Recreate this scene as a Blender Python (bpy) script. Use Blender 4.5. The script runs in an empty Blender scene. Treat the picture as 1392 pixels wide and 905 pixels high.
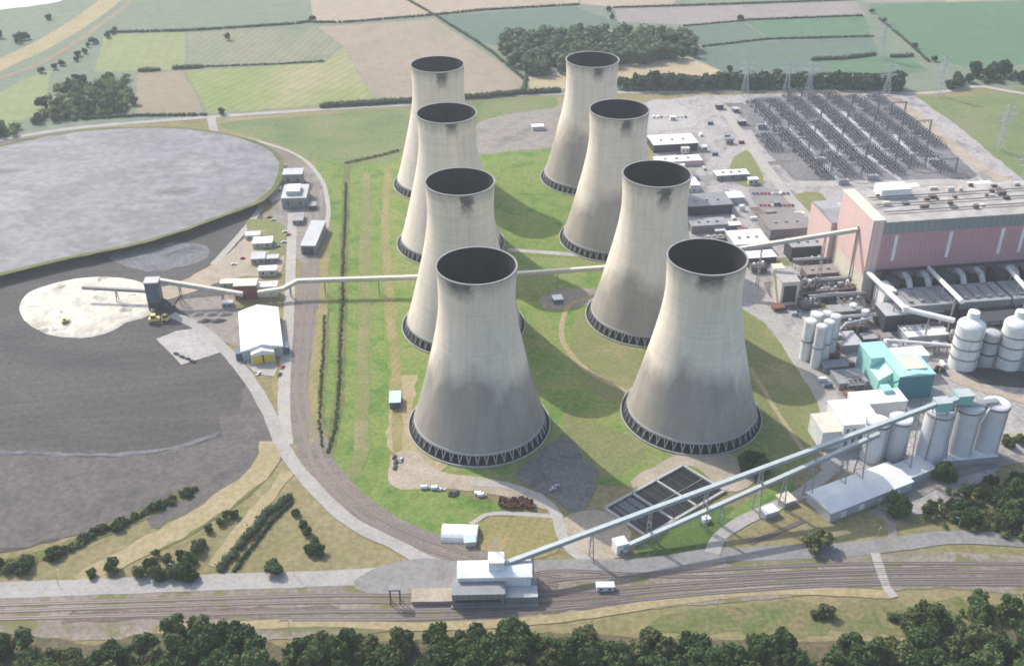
import bpy, bmesh, math, random
import numpy as np
from mathutils import Vector, Matrix
from mathutils.geometry import tessellate_polygon

random.seed(7)
R = math.radians
SC = bpy.context.scene
COL = SC.collection

# ------------------------------------------------------------------ survey: photo pixel -> place on the ground
FPX, CX, CY, CAMH, TILT = 1463.0, 696.0, 452.5, 411.0, R(31.4)
CT, ST = math.cos(TILT), math.sin(TILT)
def P(px, py, z=0.0):
    """ground plan position (x, y) of a photo point that lies at height z"""
    u, v = px - CX, py - CY
    den = FPX * ST + v * CT
    h = CAMH - z
    return (h * u / den, h * (FPX * CT - v * ST) / den)
def scale_at(x, y, z=0.0):
    return FPX / (y * CT + (CAMH - z) * ST)
GA = R(8.2)                                            # the works are laid out on a grid turned by 8.2 degrees
def off_(b, p, q): return (b[0]+E1[0]*p+E2[0]*q, b[1]+E1[1]*p+E2[1]*q)
E1 = (math.cos(GA), math.sin(GA)); E2 = (-math.sin(GA), math.cos(GA))

# ------------------------------------------------------------------ mesh builder
class MB:
    def __init__(s): s.v = []; s.f = []; s.m = []; s.sm = []
    def add(s, vs, fs, mi=0, smooth=False):
        n = len(s.v); s.v += [tuple(p) for p in vs]
        for f in fs: s.f.append(tuple(i + n for i in f)); s.m.append(mi); s.sm.append(smooth)
        return s
    def box(s, x0, x1, y0, y1, z0, z1, mi=0):
        vs = [(x0,y0,z0),(x1,y0,z0),(x1,y1,z0),(x0,y1,z0),(x0,y0,z1),(x1,y0,z1),(x1,y1,z1),(x0,y1,z1)]
        return s.add(vs, [(3,2,1,0),(4,5,6,7),(0,1,5,4),(1,2,6,5),(2,3,7,6),(3,0,4,7)], mi)
    def prism(s, sec, a, b, axis='y', mi=0):
        """section (list of 2d points, counter-clockwise) pushed along an axis"""
        n = len(sec)
        if axis == 'y': vs = [(x,a,z) for x,z in sec] + [(x,b,z) for x,z in sec]
        else: vs = [(a,y,z) for y,z in sec] + [(b,y,z) for y,z in sec]
        fs = [tuple(range(n)), tuple(range(2*n-1, n-1, -1))] + [(i, i+n, (i+1)%n+n, (i+1)%n) for i in range(n)]
        return s.add(vs, fs, mi)
    def bar(s, p, q, w, h=None, mi=0):
        h = h or w; p = Vector(p); q = Vector(q); d = (q - p)
        if d.length < 1e-6: return s
        d.normalize(); up = Vector((0,0,1)) if abs(d.z) < .95 else Vector((0,1,0))
        a = d.cross(up).normalized() * (w/2); b = a.cross(d).normalized() * (h/2)
        vs = [p-a-b, p+a-b, p+a+b, p-a+b, q-a-b, q+a-b, q+a+b, q-a+b]
        return s.add(vs, [(3,2,1,0),(4,5,6,7),(0,1,5,4),(1,2,6,5),(2,3,7,6),(3,0,4,7)], mi)
    def lathe(s, prof, n=32, cx=0, cy=0, mi=0, smooth=True, closed=False, cap0=False, cap1=False):
        vs = []; m = len(prof)
        for r, z in prof:
            for k in range(n):
                a = 2*math.pi*k/n; vs.append((cx + r*math.cos(a), cy + r*math.sin(a), z))
        fs = []
        for j in range(m if closed else m-1):
            j2 = (j+1) % m
            for k in range(n):
                k2 = (k+1) % n; fs.append((j*n+k, j*n+k2, j2*n+k2, j2*n+k))
        s.add(vs, fs, mi, smooth)
        if cap0: s.add(vs[:n], [tuple(range(n-1,-1,-1))], mi)
        if cap1: s.add(vs[-n:], [tuple(range(n))], mi)
        return s
    def cyl(s, cx, cy, z0, z1, r0, r1=None, n=20, mi=0):
        r1 = r0 if r1 is None else r1
        return s.lathe([(r0,z0),(r1,z1)], n, cx, cy, mi, True, cap0=True, cap1=True)
    def tube(s, p, q, r, n=10, mi=0):
        p = Vector(p); q = Vector(q); d = (q-p).normalized(); up = Vector((0,0,1)) if abs(d.z) < .95 else Vector((0,1,0))
        a = d.cross(up).normalized(); b = a.cross(d)
        vs = [c + (a*math.cos(2*math.pi*k/n) + b*math.sin(2*math.pi*k/n))*r for c in (p,q) for k in range(n)]
        s.add(vs, [(k,(k+1)%n,(k+1)%n+n,k+n) for k in range(n)], mi, True)
        s.add(vs, [tuple(range(n-1,-1,-1)), tuple(range(n,2*n))], mi)
        return s
    def mesh(s, name, mats):
        me = bpy.data.meshes.new(name); me.from_pydata(s.v, [], s.f)
        for m in (mats if isinstance(mats, (list,tuple)) else [mats]): me.materials.append(m)
        me.polygons.foreach_set('material_index', s.m); me.polygons.foreach_set('use_smooth', s.sm)
        me.update(); return me
    def build(s, name, mats, parent=None):
        o = bpy.data.objects.new(name, s.mesh(name, mats)); COL.objects.link(o)
        if parent: o.parent = parent
        return o

def tag(o, label=None, cat=None, group=None, kind=None):
    if label: o['label'] = label
    if cat: o['category'] = cat
    if group: o['group'] = group
    if kind: o['kind'] = kind
    return o
def empty(name, xy, rz=0.0, label=None, cat=None, group=None, z=0.0):
    o = bpy.data.objects.new(name, None); COL.objects.link(o)
    o.location = (xy[0], xy[1], z); o.rotation_euler = (0,0,rz); o.empty_display_size = 1
    return tag(o, label, cat, group)
def dup(root, loc, rz=0.0, sc=1.0, label=None, group=None):
    r = root.copy(); COL.objects.link(r); r.location = loc; r.rotation_euler = (0,0,rz)
    r.scale = (sc,sc,sc) if not isinstance(sc, tuple) else sc
    if label: r['label'] = label
    if group: r['group'] = group
    for ch in KIDS.get(root.name, list(root.children)):
        c = ch.copy(); COL.objects.link(c); c.parent = r
        for g in KIDS.get(ch.name, list(ch.children)):
            d = g.copy(); COL.objects.link(d); d.parent = c
    return r
KIDS = {}
def remember(root):
    KIDS[root.name] = list(root.children)
    for c in root.children: KIDS[c.name] = list(c.children)

# ------------------------------------------------------------------ materials
def nd(nt, t, **kw):
    n = nt.nodes.new(t)
    for k, v in kw.items(): setattr(n, k, v)
    return n
def base_mat(name, rough=.85, metal=0.0, spec=.3):
    m = bpy.data.materials.new(name); m.use_nodes = True; nt = m.node_tree
    b = nt.nodes['Principled BSDF']; b.inputs['Roughness'].default_value = rough; b.inputs['Metallic'].default_value = metal
    b.inputs['Specular IOR Level'].default_value = spec
    return m, nt, b
def ramp(nt, fac, stops):
    r = nd(nt, 'ShaderNodeValToRGB'); e = r.color_ramp.elements
    while len(e) < len(stops): e.new(.5)
    for el, (p, c) in zip(e, stops): el.position = p; el.color = (*c, 1) if len(c) == 3 else c
    nt.links.new(fac, r.inputs['Fac']); return r.outputs['Color']
def noise(nt, vec, scale, detail=5, rough=.55, dist=0.0):
    n = nd(nt, 'ShaderNodeTexNoise'); n.inputs['Scale'].default_value = scale; n.inputs['Detail'].default_value = detail
    n.inputs['Roughness'].default_value = rough; n.inputs['Distortion'].default_value = dist
    nt.links.new(vec, n.inputs['Vector']); return n.outputs['Fac']
def math_n(nt, op, a, b=None, clamp=False):
    n = nd(nt, 'ShaderNodeMath', operation=op); n.use_clamp = clamp
    for i, x in enumerate((a, b)):
        if x is None: continue
        if isinstance(x, (int, float)): n.inputs[i].default_value = x
        else: nt.links.new(x, n.inputs[i])
    return n.outputs[0]
def mix(nt, a, b, fac, mode='MIX'):
    n = nd(nt, 'ShaderNodeMix', data_type='RGBA', blend_type=mode)
    for s_, x in ((0, fac), (6, a), (7, b)):
        if isinstance(x, (int, float)): n.inputs[s_].default_value = x
        elif isinstance(x, tuple): n.inputs[s_].default_value = (*x, 1)
        else: nt.links.new(x, n.inputs[s_])
    return n.outputs[2]
def coords(nt, kind='world', rot=0.0, sc=(1,1,1)):
    if kind == 'world': src = nd(nt, 'ShaderNodeNewGeometry').outputs['Position']
    else: src = nd(nt, 'ShaderNodeTexCoord').outputs['Object']
    mp = nd(nt, 'ShaderNodeMapping'); mp.inputs['Rotation'].default_value = (0,0,rot); mp.inputs['Scale'].default_value = sc
    nt.links.new(src, mp.inputs['Vector']); return mp.outputs['Vector']

def gmat(name, cols, scale=.02, fine=.35, fine_amt=.35, rot=0.0, stretch=(1,1,1), rough=.95, rows=None, spec=.15, bump=0.0, speck=None):
    """ground: big noise blends the colours, a finer noise breaks them up; rows=(angle, spacing, amount)"""
    m, nt, b = base_mat(name, rough, 0, spec)
    cols = [tuple(x*.8 for x in c_) for c_ in cols]
    v = coords(nt, 'world', rot, stretch)
    f = noise(nt, v, scale, 8, .6, .4)
    n = len(cols)
    c = ramp(nt, f, [(.32 + .36*i/max(1,n-1), col) for i, col in enumerate(cols)])
    w = coords(nt)
    f2 = noise(nt, w, fine, 6, .65)
    lo = 1 - fine_amt; hi = 1 + fine_amt
    c = mix(nt, c, ramp(nt, f2, [(.3,(lo,lo,lo)),(.7,(hi,hi,hi))]), 1.0, 'MULTIPLY')
    if rows:
        ang, sp, amt = rows
        rv = coords(nt, 'world', ang)
        wv = nd(nt, 'ShaderNodeTexWave', wave_type='BANDS', bands_direction='X'); wv.inputs['Scale'].default_value = 1/sp/3.1
        wv.inputs['Distortion'].default_value = 1.2; wv.inputs['Detail'].default_value = 2; wv.inputs['Detail Scale'].default_value = .4
        nt.links.new(rv, wv.inputs['Vector'])
        c = mix(nt, c, ramp(nt, wv.outputs['Fac'], [(.2,(1-amt,)*3),(.8,(1+amt*.6,)*3)]), 1.0, 'MULTIPLY')
    if speck:
        col, sc_, th = speck
        s_ = noise(nt, w, sc_, 4, .7)
        c = mix(nt, c, col, ramp(nt, s_, [(th,(0,0,0)),(th+.08,(1,1,1))]))
    nt.links.new(c, b.inputs['Base Color'])
    if bump:
        bp = nd(nt, 'ShaderNodeBump'); bp.inputs['Strength'].default_value = bump; bp.inputs['Distance'].default_value = 1.0
        nt.links.new(f2, bp.inputs['Height']); nt.links.new(bp.outputs['Normal'], b.inputs['Normal'])
    return m

def smat(name, c1, c2=None, scale=.25, rough=.7, metal=0.0, ribs=None, streak=0.0, spec=.35):
    """built surfaces: two tones by noise, optional ribs (spacing in m, along local x+y) and downward streaks of dirt"""
    m, nt, b = base_mat(name, rough, metal, spec)
    c2 = c2 or tuple(x*.75 for x in c1)
    v = coords(nt, 'object')
    c = ramp(nt, noise(nt, v, scale, 7, .65), [(.35, c1), (.68, c2)])
    if streak:
        sv = coords(nt, 'object', 0, (1, 1, .08))
        s_ = noise(nt, sv, .9, 5, .7)
        c = mix(nt, c, tuple(x*.45 for x in c1), math_n(nt, 'MULTIPLY', ramp(nt, s_, [(.52,(0,0,0)),(.75,(1,1,1))]), streak))
    if ribs:
        sx = nd(nt, 'ShaderNodeSeparateXYZ'); nt.links.new(coords(nt, 'object'), sx.inputs[0])
        t = math_n(nt, 'ADD', sx.outputs[0], sx.outputs[1])
        w = math_n(nt, 'PINGPONG', t, ribs/2)
        w = math_n(nt, 'DIVIDE', w, ribs/2)
        c = mix(nt, c, ramp(nt, w, [(.05,(.72,.72,.72)),(.22,(1,1,1))]), 1.0, 'MULTIPLY')
    nt.links.new(c, b.inputs['Base Color'])
    return m

M = {}
# grounds
M['ground'] = gmat('ground_earth_grass', [(.19,.18,.075),(.25,.22,.11),(.30,.25,.14)], .012, .25, .3)
M['grass'] = gmat('grass_bright', [(.11,.20,.04),(.165,.245,.055),(.235,.255,.09),(.13,.22,.045)], .03, .3, .3)
M['grass_lush'] = gmat('grass_lush', [(.085,.165,.036),(.145,.225,.05),(.20,.245,.07),(.11,.20,.042)], .04, .35, .3)
M['grass_yellow'] = gmat('grass_yellow', [(.23,.235,.10),(.19,.21,.08),(.29,.25,.14)], .03, .4, .25)
M['grass_far'] = gmat('grass_far', [(.13,.18,.07),(.17,.21,.085),(.22,.22,.11)], .015, .2, .2)
M['meadow'] = gmat('meadow_mixed', [(.12,.155,.05),(.16,.175,.07),(.22,.19,.10),(.10,.13,.045)], .05, .4, .35)
M['verge'] = gmat('verge_rough', [(.09,.12,.04),(.15,.16,.06),(.22,.19,.09)], .05, .5, .4)
M['bank_green'] = gmat('bank_green', [(.07,.13,.03),(.12,.17,.05)], .06, .6, .35, GA, (1,.25,1))
M['dry'] = gmat('dry_grass', [(.34,.27,.14),(.27,.24,.10),(.22,.20,.08)], .04, .5, .25, rows=(R(20),5,.05))
M['dry_track'] = gmat('dry_track', [(.40,.33,.20),(.33,.28,.15)], .03, .3, .25)
M['sand'] = gmat('sandy_ground', [(.46,.39,.31),(.40,.34,.26),(.32,.28,.2)], .05, .5, .22)
M['path'] = gmat('path_gravel', [(.46,.43,.38),(.38,.36,.33)], .08, .6, .18)
M['road'] = gmat('road_worn_asphalt', [(.23,.222,.215),(.28,.27,.26),(.20,.19,.185)], .05, .4, .18)
M['road_pale'] = gmat('road_concrete', [(.42,.40,.37),(.34,.325,.305)], .05, .4, .16)
M['asphalt'] = gmat('asphalt_dark', [(.14,.138,.14),(.20,.19,.18),(.12,.118,.12)], .05, .4, .35, speck=((.13,.14,.06),.07,.6))
M['ballast'] = gmat('rail_ballast', [(.19,.165,.15),(.24,.205,.18),(.145,.125,.115)], .05, .5, .3, R(-6), (.15,1,1), speck=((.13,.15,.06),.09,.6))
M['ballast_pale'] = gmat('rail_yard_dirt', [(.215,.18,.155),(.29,.25,.21),(.16,.14,.115)], .03, .35, .3, R(-5), (.12,1,1), speck=((.14,.14,.065),.05,.5))
M['ballast_rust'] = gmat('rusty_ballast', [(.20,.15,.125),(.15,.12,.105),(.25,.215,.19)], .05, .4, .35, R(-5), (.15,1,1))
M['coal'] = gmat('coal_yard', [(.066,.061,.061),(.100,.092,.088),(.078,.072,.070),(.125,.116,.111)], .013, .3, .3, R(-4), (.22,1,1), .85, rows=(R(78),9,.035), spec=.2, bump=.6)
M['coal_dark'] = gmat('coal_fresh', [(.062,.059,.063),(.085,.08,.083)], .05, .4, .3)
M['coal_brown'] = gmat('coal_brown', [(.115,.105,.10),(.15,.135,.125),(.10,.095,.095)], .03, .25, .3)
M['coal_dust'] = gmat('coal_dust', [(.10,.10,.11),(.20,.20,.21),(.13,.13,.14)], .06, .3, .3, R(15), (.5,1,1))
M['ashfield'] = gmat('ash_lagoon', [(.10,.10,.108),(.22,.22,.228),(.15,.152,.16),(.27,.265,.26)], .022, .12, .28, R(-4), (.5,1,1), .7, spec=.3)
M['ash_bank'] = gmat('lagoon_bank', [(.10,.10,.085),(.14,.15,.10),(.08,.08,.075)], .05, .4, .3)
M['white_ash'] = gmat('white_ash', [(.62,.57,.475),(.72,.67,.57),(.47,.43,.36)], .04, .25, .2, speck=((.24,.225,.20),.06,.6))
M['plant'] = gmat('plant_yard', [(.30,.285,.28),(.42,.39,.37),(.21,.20,.195)], .045, .3, .28, GA, (1,.6,1), speck=((.13,.125,.13),.11,.6))
M['plant_pale'] = gmat('plant_pale', [(.48,.45,.42),(.38,.36,.34)], .04, .3, .2)
M['switchyard'] = gmat('switchyard_chippings', [(.14,.14,.147),(.22,.215,.213),(.115,.115,.12)], .03, .3, .4, GA, (1,.3,1))
M['switch_road'] = gmat('switchyard_road', [(.50,.49,.49),(.43,.42,.43)], .05, .3, .2)
M['mud'] = gmat('mud_ground', [(.24,.22,.2),(.30,.27,.24),(.18,.17,.15)], .04, .3, .25)
M['pond'] = gmat('pond_floor', [(.012,.013,.016),(.02,.021,.024)], .05, .4, .3, rough=.4, spec=.4)
def fm(name, cols, ang, sp, amt=.022, scale=.009, fa=.12): return gmat(name, cols, scale, .06, fa, R(ang), (1,.35,1), rows=(R(ang), sp, amt))
M['f_teal'] = fm('crop_blue_green', [(.115,.165,.13),(.135,.18,.14)], 8, 7)
M['f_teal2'] = fm('crop_green', [(.095,.175,.105),(.12,.20,.12)], -72, 9)
M['f_grey'] = fm('crop_grey_green', [(.17,.205,.15),(.205,.23,.165)], 4, 9)
M['f_light'] = fm('crop_light_green', [(.20,.255,.11),(.25,.28,.13),(.29,.28,.16)], -8, 14)
M['f_mixed'] = fm('crop_patchy', [(.17,.21,.12),(.25,.24,.17),(.20,.235,.13)], 10, 10, .08, .009)
M['f_yellow'] = fm('crop_yellow_green', [(.19,.25,.085),(.25,.28,.11),(.34,.31,.18)], 25, 12, .07, .011)
M['f_brown'] = fm('stubble_brown', [(.25,.21,.14),(.31,.26,.17)], 5, 8)
M['f_pink'] = fm('stubble_pinkish', [(.29,.235,.18),(.33,.27,.205),(.26,.235,.165)], -12, 9)
M['f_beige'] = fm('stubble_pale', [(.40,.32,.245),(.35,.285,.22)], 12, 9)
M['f_mauve'] = fm('ploughed_mauve', [(.27,.235,.225),(.31,.27,.25)], 3, 9)
M['f_straw'] = fm('straw_strip', [(.46,.37,.24),(.40,.33,.21)], 3, 7)
M['hedge_dark'] = gmat('hedge_foot', [(.06,.08,.04),(.09,.10,.05)], .1, .5, .3)
M['sludge'] = gmat('sludge_water', [(.05,.065,.09),(.10,.115,.135)], .08, .4, .3, rough=.25, spec=.5)
# built surfaces
M['white'] = smat('white_cladding', (.76,.76,.74), (.60,.60,.58), .12, .6, streak=.5)
M['white_ribbed'] = smat('white_ribbed_sheet', (.72,.72,.70), (.62,.62,.61), .1, .5, ribs=2.4, streak=.1)
M['cream'] = smat('cream_render', (.62,.57,.47), (.52,.47,.38), .15, .75, streak=.3)
M['concrete'] = smat('pale_concrete', (.40,.385,.36), (.32,.31,.29), .2, .85, streak=.35)
M['concrete_dk'] = smat('old_concrete', (.27,.26,.25), (.20,.195,.19), .25, .85, streak=.35)
M['silo_white'] = smat('silo_pale_concrete', (.62,.62,.63), (.52,.52,.53), .12, .7, streak=.45)
M['gallery'] = None
M['grey'] = smat('grey_cladding', (.24,.245,.25), (.19,.195,.2), .12, .65, ribs=3.0, streak=.2)
M['grey_lt'] = smat('light_grey_cladding', (.42,.425,.43), (.34,.345,.35), .12, .6, streak=.25)
M['dark'] = smat('dark_steel', (.055,.058,.065), (.04,.042,.046), .4, .6)
M['steel'] = smat('galvanised_steel', (.32,.33,.34), (.25,.26,.27), .5, .5, .3)
M['lattice'] = smat('weathered_lattice_steel', (.40,.43,.45), (.33,.36,.38), .5, .6)
M['pink_pale'] = smat('pale_pink_cladding', (.66,.46,.42), (.58,.42,.39), .06, .7, ribs=4.0, streak=.25)
M['pink'] = smat('rose_cladding', (.47,.265,.275), (.41,.235,.245), .05, .65, ribs=3.2, streak=.45)
M['band_grey'] = smat('grey_green_band', (.23,.25,.245), (.19,.21,.205), .06, .6, ribs=5.0, streak=.25)
M['roof_gravel'] = smat('roof_gravel', (.44,.41,.375), (.22,.20,.185), .06, .9, streak=.0)
M['roof_grey'] = smat('roof_felt_grey', (.30,.30,.305), (.23,.23,.235), .08, .85)
M['roof_brown'] = smat('roof_felt_brown', (.24,.215,.20), (.19,.17,.16), .06, .9)
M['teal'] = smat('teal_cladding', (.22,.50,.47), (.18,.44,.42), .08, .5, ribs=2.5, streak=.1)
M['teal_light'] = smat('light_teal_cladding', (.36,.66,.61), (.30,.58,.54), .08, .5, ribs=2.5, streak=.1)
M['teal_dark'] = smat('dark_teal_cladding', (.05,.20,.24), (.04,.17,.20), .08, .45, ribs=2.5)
M['gallery'] = smat('conveyor_grey_green', (.40,.44,.44), (.34,.375,.38), .2, .5, streak=.15)
M['gallery_pale'] = smat('conveyor_cream', (.58,.55,.46), (.48,.46,.39), .2, .6, streak=.2)
M['maroon'] = smat('maroon_cladding', (.21,.055,.06), (.17,.045,.05), .15, .6, ribs=1.6, streak=.2)
M['slate_blue'] = smat('slate_blue_cladding', (.085,.125,.15), (.06,.09,.11), .2, .55, ribs=1.6)
M['yellow'] = smat('yellow_door_paint', (.68,.50,.07), (.58,.42,.06), .4, .5)
M['yellow_mach'] = smat('machine_yellow', (.60,.50,.16), (.45,.38,.13), .5, .5)
M['gantry'] = smat('gantry_steel', (.15,.155,.165), (.11,.115,.12), .5, .6)
M['rust'] = smat('rusty_steel', (.22,.10,.065), (.13,.06,.045), .6, .85)
M['brown'] = smat('brown_plant_steel', (.17,.12,.10), (.11,.085,.075), .4, .8)
M['rail'] = smat('rail_steel', (.24,.21,.19), (.17,.14,.12), .6, .5, .6)
M['sleeper'] = smat('sleeper_wood', (.20,.17,.155), (.15,.125,.115), .9, .9)
M['glass'] = smat('window_glass', (.05,.06,.07), (.04,.05,.06), .4, .15, 0, spec=.6)
M['tyre'] = smat('tyre_rubber', (.02,.02,.02), (.03,.03,.03), .9, .9)
M['blue_pale'] = smat('pale_blue_sheet', (.42,.52,.60), (.36,.46,.53), .3, .5)
M['blue_dark'] = smat('deep_blue_sheet', (.06,.11,.17), (.05,.09,.14), .3, .5)
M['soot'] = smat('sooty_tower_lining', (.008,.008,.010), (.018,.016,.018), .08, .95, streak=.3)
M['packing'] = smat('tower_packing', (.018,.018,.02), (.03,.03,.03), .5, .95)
M['leg'] = smat('tower_leg_concrete', (.40,.39,.37), (.30,.29,.28), .6, .9)
M['basin'] = smat('basin_concrete', (.36,.36,.34), (.27,.27,.255), .2, .9)
M['bark'] = smat('bark', (.09,.07,.05), (.06,.045,.03), 1.0, .95)
for cn, cc in (('car_white',(.72,.72,.72)),('car_silver',(.42,.43,.45)),('car_dark',(.03,.033,.04)),('car_blue',(.05,.10,.25)),('car_red',(.35,.03,.03))):
    M[cn] = smat(cn+'_paint', cc, tuple(x*.95 for x in cc), .5, .3, spec=.5)

def foliage(name, a, b_, c):
    m, nt, bs = base_mat(name, .7, 0, .2)
    oi = nd(nt, 'ShaderNodeObjectInfo')
    v = coords(nt, 'world')
    f = noise(nt, v, .33, 4, .7)
    g = math_n(nt, 'ADD', math_n(nt, 'MULTIPLY', f, .75), math_n(nt, 'MULTIPLY', oi.outputs['Random'], .3))
    col = ramp(nt, g, [(.32, a), (.5, b_), (.72, c)])
    nt.links.new(col, bs.inputs['Base Color'])
    tr = nd(nt, 'ShaderNodeBsdfTranslucent'); nt.links.new(col, tr.inputs['Color'])
    mx = nd(nt, 'ShaderNodeMixShader'); mx.inputs[0].default_value = .22
    nt.links.new(bs.outputs[0], mx.inputs[1]); nt.links.new(tr.outputs[0], mx.inputs[2])
    nt.links.new(mx.outputs[0], nt.nodes['Material Output'].inputs['Surface'])
    return m
M['leaf'] = foliage('leaf_broad', (.026,.055,.016), (.048,.09,.026), (.085,.13,.04))
M['leaf_far'] = foliage('leaf_far', (.034,.06,.03), (.05,.082,.038), (.075,.11,.05))
M['leaf_olive'] = foliage('leaf_olive', (.055,.075,.024), (.09,.11,.038), (.14,.15,.06))

M['leaf_bank'] = foliage('leaf_bank', (.07,.115,.034), (.10,.15,.044), (.14,.18,.06))
M['leaf_light'] = foliage('leaf_light', (.05,.085,.025), (.075,.12,.035), (.115,.155,.055))
def tower_mat():
    m, nt, b = base_mat('tower_concrete', .9, 0, .2)
    v = coords(nt, 'object')
    sep = nd(nt, 'ShaderNodeSeparateXYZ'); nt.links.new(v, sep.inputs[0]); z = sep.outputs[2]
    def att(n):
        a = nd(nt, 'ShaderNodeAttribute', attribute_type='OBJECT', attribute_name=n); return a.outputs['Fac']
    seed = att('seed')
    off = nd(nt, 'ShaderNodeCombineXYZ'); nt.links.new(math_n(nt,'MULTIPLY',seed,37.0), off.inputs[0]); nt.links.new(math_n(nt,'MULTIPLY',seed,91.0), off.inputs[1])
    va = nd(nt, 'ShaderNodeVectorMath', operation='ADD'); nt.links.new(v, va.inputs[0]); nt.links.new(off.outputs[0], va.inputs[1]); vv = va.outputs[0]
    def scaled(s_):
        mp = nd(nt, 'ShaderNodeMapping'); mp.inputs['Scale'].default_value = s_; nt.links.new(vv, mp.inputs['Vector']); return mp.outputs[0]
    c = ramp(nt, noise(nt, scaled((1,1,.6)), .03, 6, .6), [(.3,(.74,.66,.545)),(.7,(.62,.555,.465))])
    # lift joints of the climbing formwork
    lj = math_n(nt, 'PINGPONG', z, .75)
    c = mix(nt, c, ramp(nt, lj, [(.04,(.88,.88,.88)),(.16,(1,1,1))]), 1.0, 'MULTIPLY')
    band = noise(nt, scaled((.02,.02,1.0)), .55, 3, .6)
    c = mix(nt, c, ramp(nt, band, [(.3,(.93,.93,.93)),(.7,(1.05,1.05,1.05))]), 1.0, 'MULTIPLY')
    # vertical run-off streaks
    st = noise(nt, scaled((1,1,.035)), .30, 6, .7)
    c = mix(nt, c, ramp(nt, st, [(.35,(1.03,1.03,1.02)),(.72,(.86,.85,.84))]), 1.0, 'MULTIPLY')
    # the old damp stain over the lower shell: its edge wanders with a coarse noise
    w = noise(nt, scaled((1,1,.55)), .024, 4, .55)
    edge = math_n(nt, 'ADD', math_n(nt, 'SUBTRACT', math_n(nt,'MULTIPLY',att('stain_top'),1.0), z), math_n(nt, 'MULTIPLY', math_n(nt,'SUBTRACT',w,.5), 95.0))
    e = math_n(nt, 'DIVIDE', edge, 18.0, True)
    grain = math_n(nt, 'ADD', .55, math_n(nt,'MULTIPLY', noise(nt, scaled((1,1,.15)), .12, 5, .65), .6))
    e = math_n(nt, 'MULTIPLY', math_n(nt, 'MULTIPLY', e, grain), att('stain_amount'), True)
    c = mix(nt, c, (.235,.215,.19), e)
    # ring of drip stains just under the lip
    dr = noise(nt, scaled((1,1,.12)), .26, 5, .75)
    zt = math_n(nt, 'DIVIDE', math_n(nt,'SUBTRACT', z, math_n(nt,'SUBTRACT',115.5, math_n(nt,'MULTIPLY',dr,20.0))), 9.0, True)
    c = mix(nt, c, (.19,.185,.185), math_n(nt,'MULTIPLY',zt,.55))
    # soot smudge below the rim on one side
    px_ = math_n(nt, 'ABSOLUTE', math_n(nt, 'SUBTRACT', sep.outputs[0], att('smudge_x')))
    wob = math_n(nt, 'MULTIPLY', math_n(nt,'SUBTRACT', noise(nt, vv, .2, 6, .7), .5), 12.0)
    mx_ = math_n(nt, 'SUBTRACT', 1.0, math_n(nt, 'DIVIDE', math_n(nt,'MAXIMUM', math_n(nt,'SUBTRACT', math_n(nt,'ADD',px_,wob), math_n(nt,'MULTIPLY',att('smudge_w'),.8)),0.0), 3.0), True)
    mz = math_n(nt, 'DIVIDE', math_n(nt, 'SUBTRACT', math_n(nt,'ADD',z,wob), math_n(nt,'SUBTRACT',att('smudge_z'),2.0)), 11.0, True)
    my = math_n(nt, 'LESS_THAN', sep.outputs[1], 0.0)
    sm = math_n(nt, 'MULTIPLY', math_n(nt,'MULTIPLY',mx_,mz), my)
    c = mix(nt, c, (.07,.07,.073), math_n(nt,'MULTIPLY',sm,.92))
    nt.links.new(c, b.inputs['Base Color'])
    return m
M['tower'] = tower_mat()

# ------------------------------------------------------------------ ground sheets
LZ = .06
LAYN = {}; GSH = []
def layer_z(layer):
    k = LAYN.get(layer, 0); LAYN[layer] = k+1
    return LZ*layer + .002*k
def gz(x, y):
    z = 0.0
    for g_ in GSH:
        if g_[0] == 'p':
            if g_[2] > z and inside((x,y), g_[1]): z = g_[2]
        elif g_[3] > z and any(abs(p[0]-x) < g_[2]/2+3 and math.hypot(p[0]-x,p[1]-y) < g_[2]/2+.5 for p in g_[1]): z = g_[3]
    return z
def inside(pt, poly):
    c = False; n = len(poly)
    for i in range(n):
        (x1,y1),(x2,y2) = poly[i], poly[(i+1)%n]
        if (y1 > pt[1]) != (y2 > pt[1]) and pt[0] < (x2-x1)*(pt[1]-y1)/(y2-y1)+x1: c = not c
    return c
def smooth(pts, closed, step=6.0):
    n = len(pts); out = []
    rng = range(n) if closed else range(n-1)
    for i in rng:
        if closed: p0,p1,p2,p3 = pts[i-1], pts[i], pts[(i+1)%n], pts[(i+2)%n]
        else: p0,p1,p2,p3 = pts[max(0,i-1)], pts[i], pts[i+1], pts[min(n-1,i+2)]
        k = max(1, int(math.dist(p1,p2)/step))
        for j in range(k):
            t = j/k
            out.append(tuple(.5*((2*b)+(-a+c)*t+(2*a-5*b+4*c-d)*t*t+(-a+3*b-3*c+d)*t**3) for a,b,c,d in zip(p0,p1,p2,p3)))
    if not closed: out.append(tuple(pts[-1]))
    return out
def straight(pts, closed, step=8.0):
    out = []; n = len(pts)
    for i in range(n if closed else n-1):
        a, b = pts[i], pts[(i+1)%n]; k = max(1, int(math.dist(a,b)/step))
        out += [(a[0]+(b[0]-a[0])*j/k, a[1]+(b[1]-a[1])*j/k) for j in range(k)]
    if not closed: out.append(tuple(pts[-1]))
    return out
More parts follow.
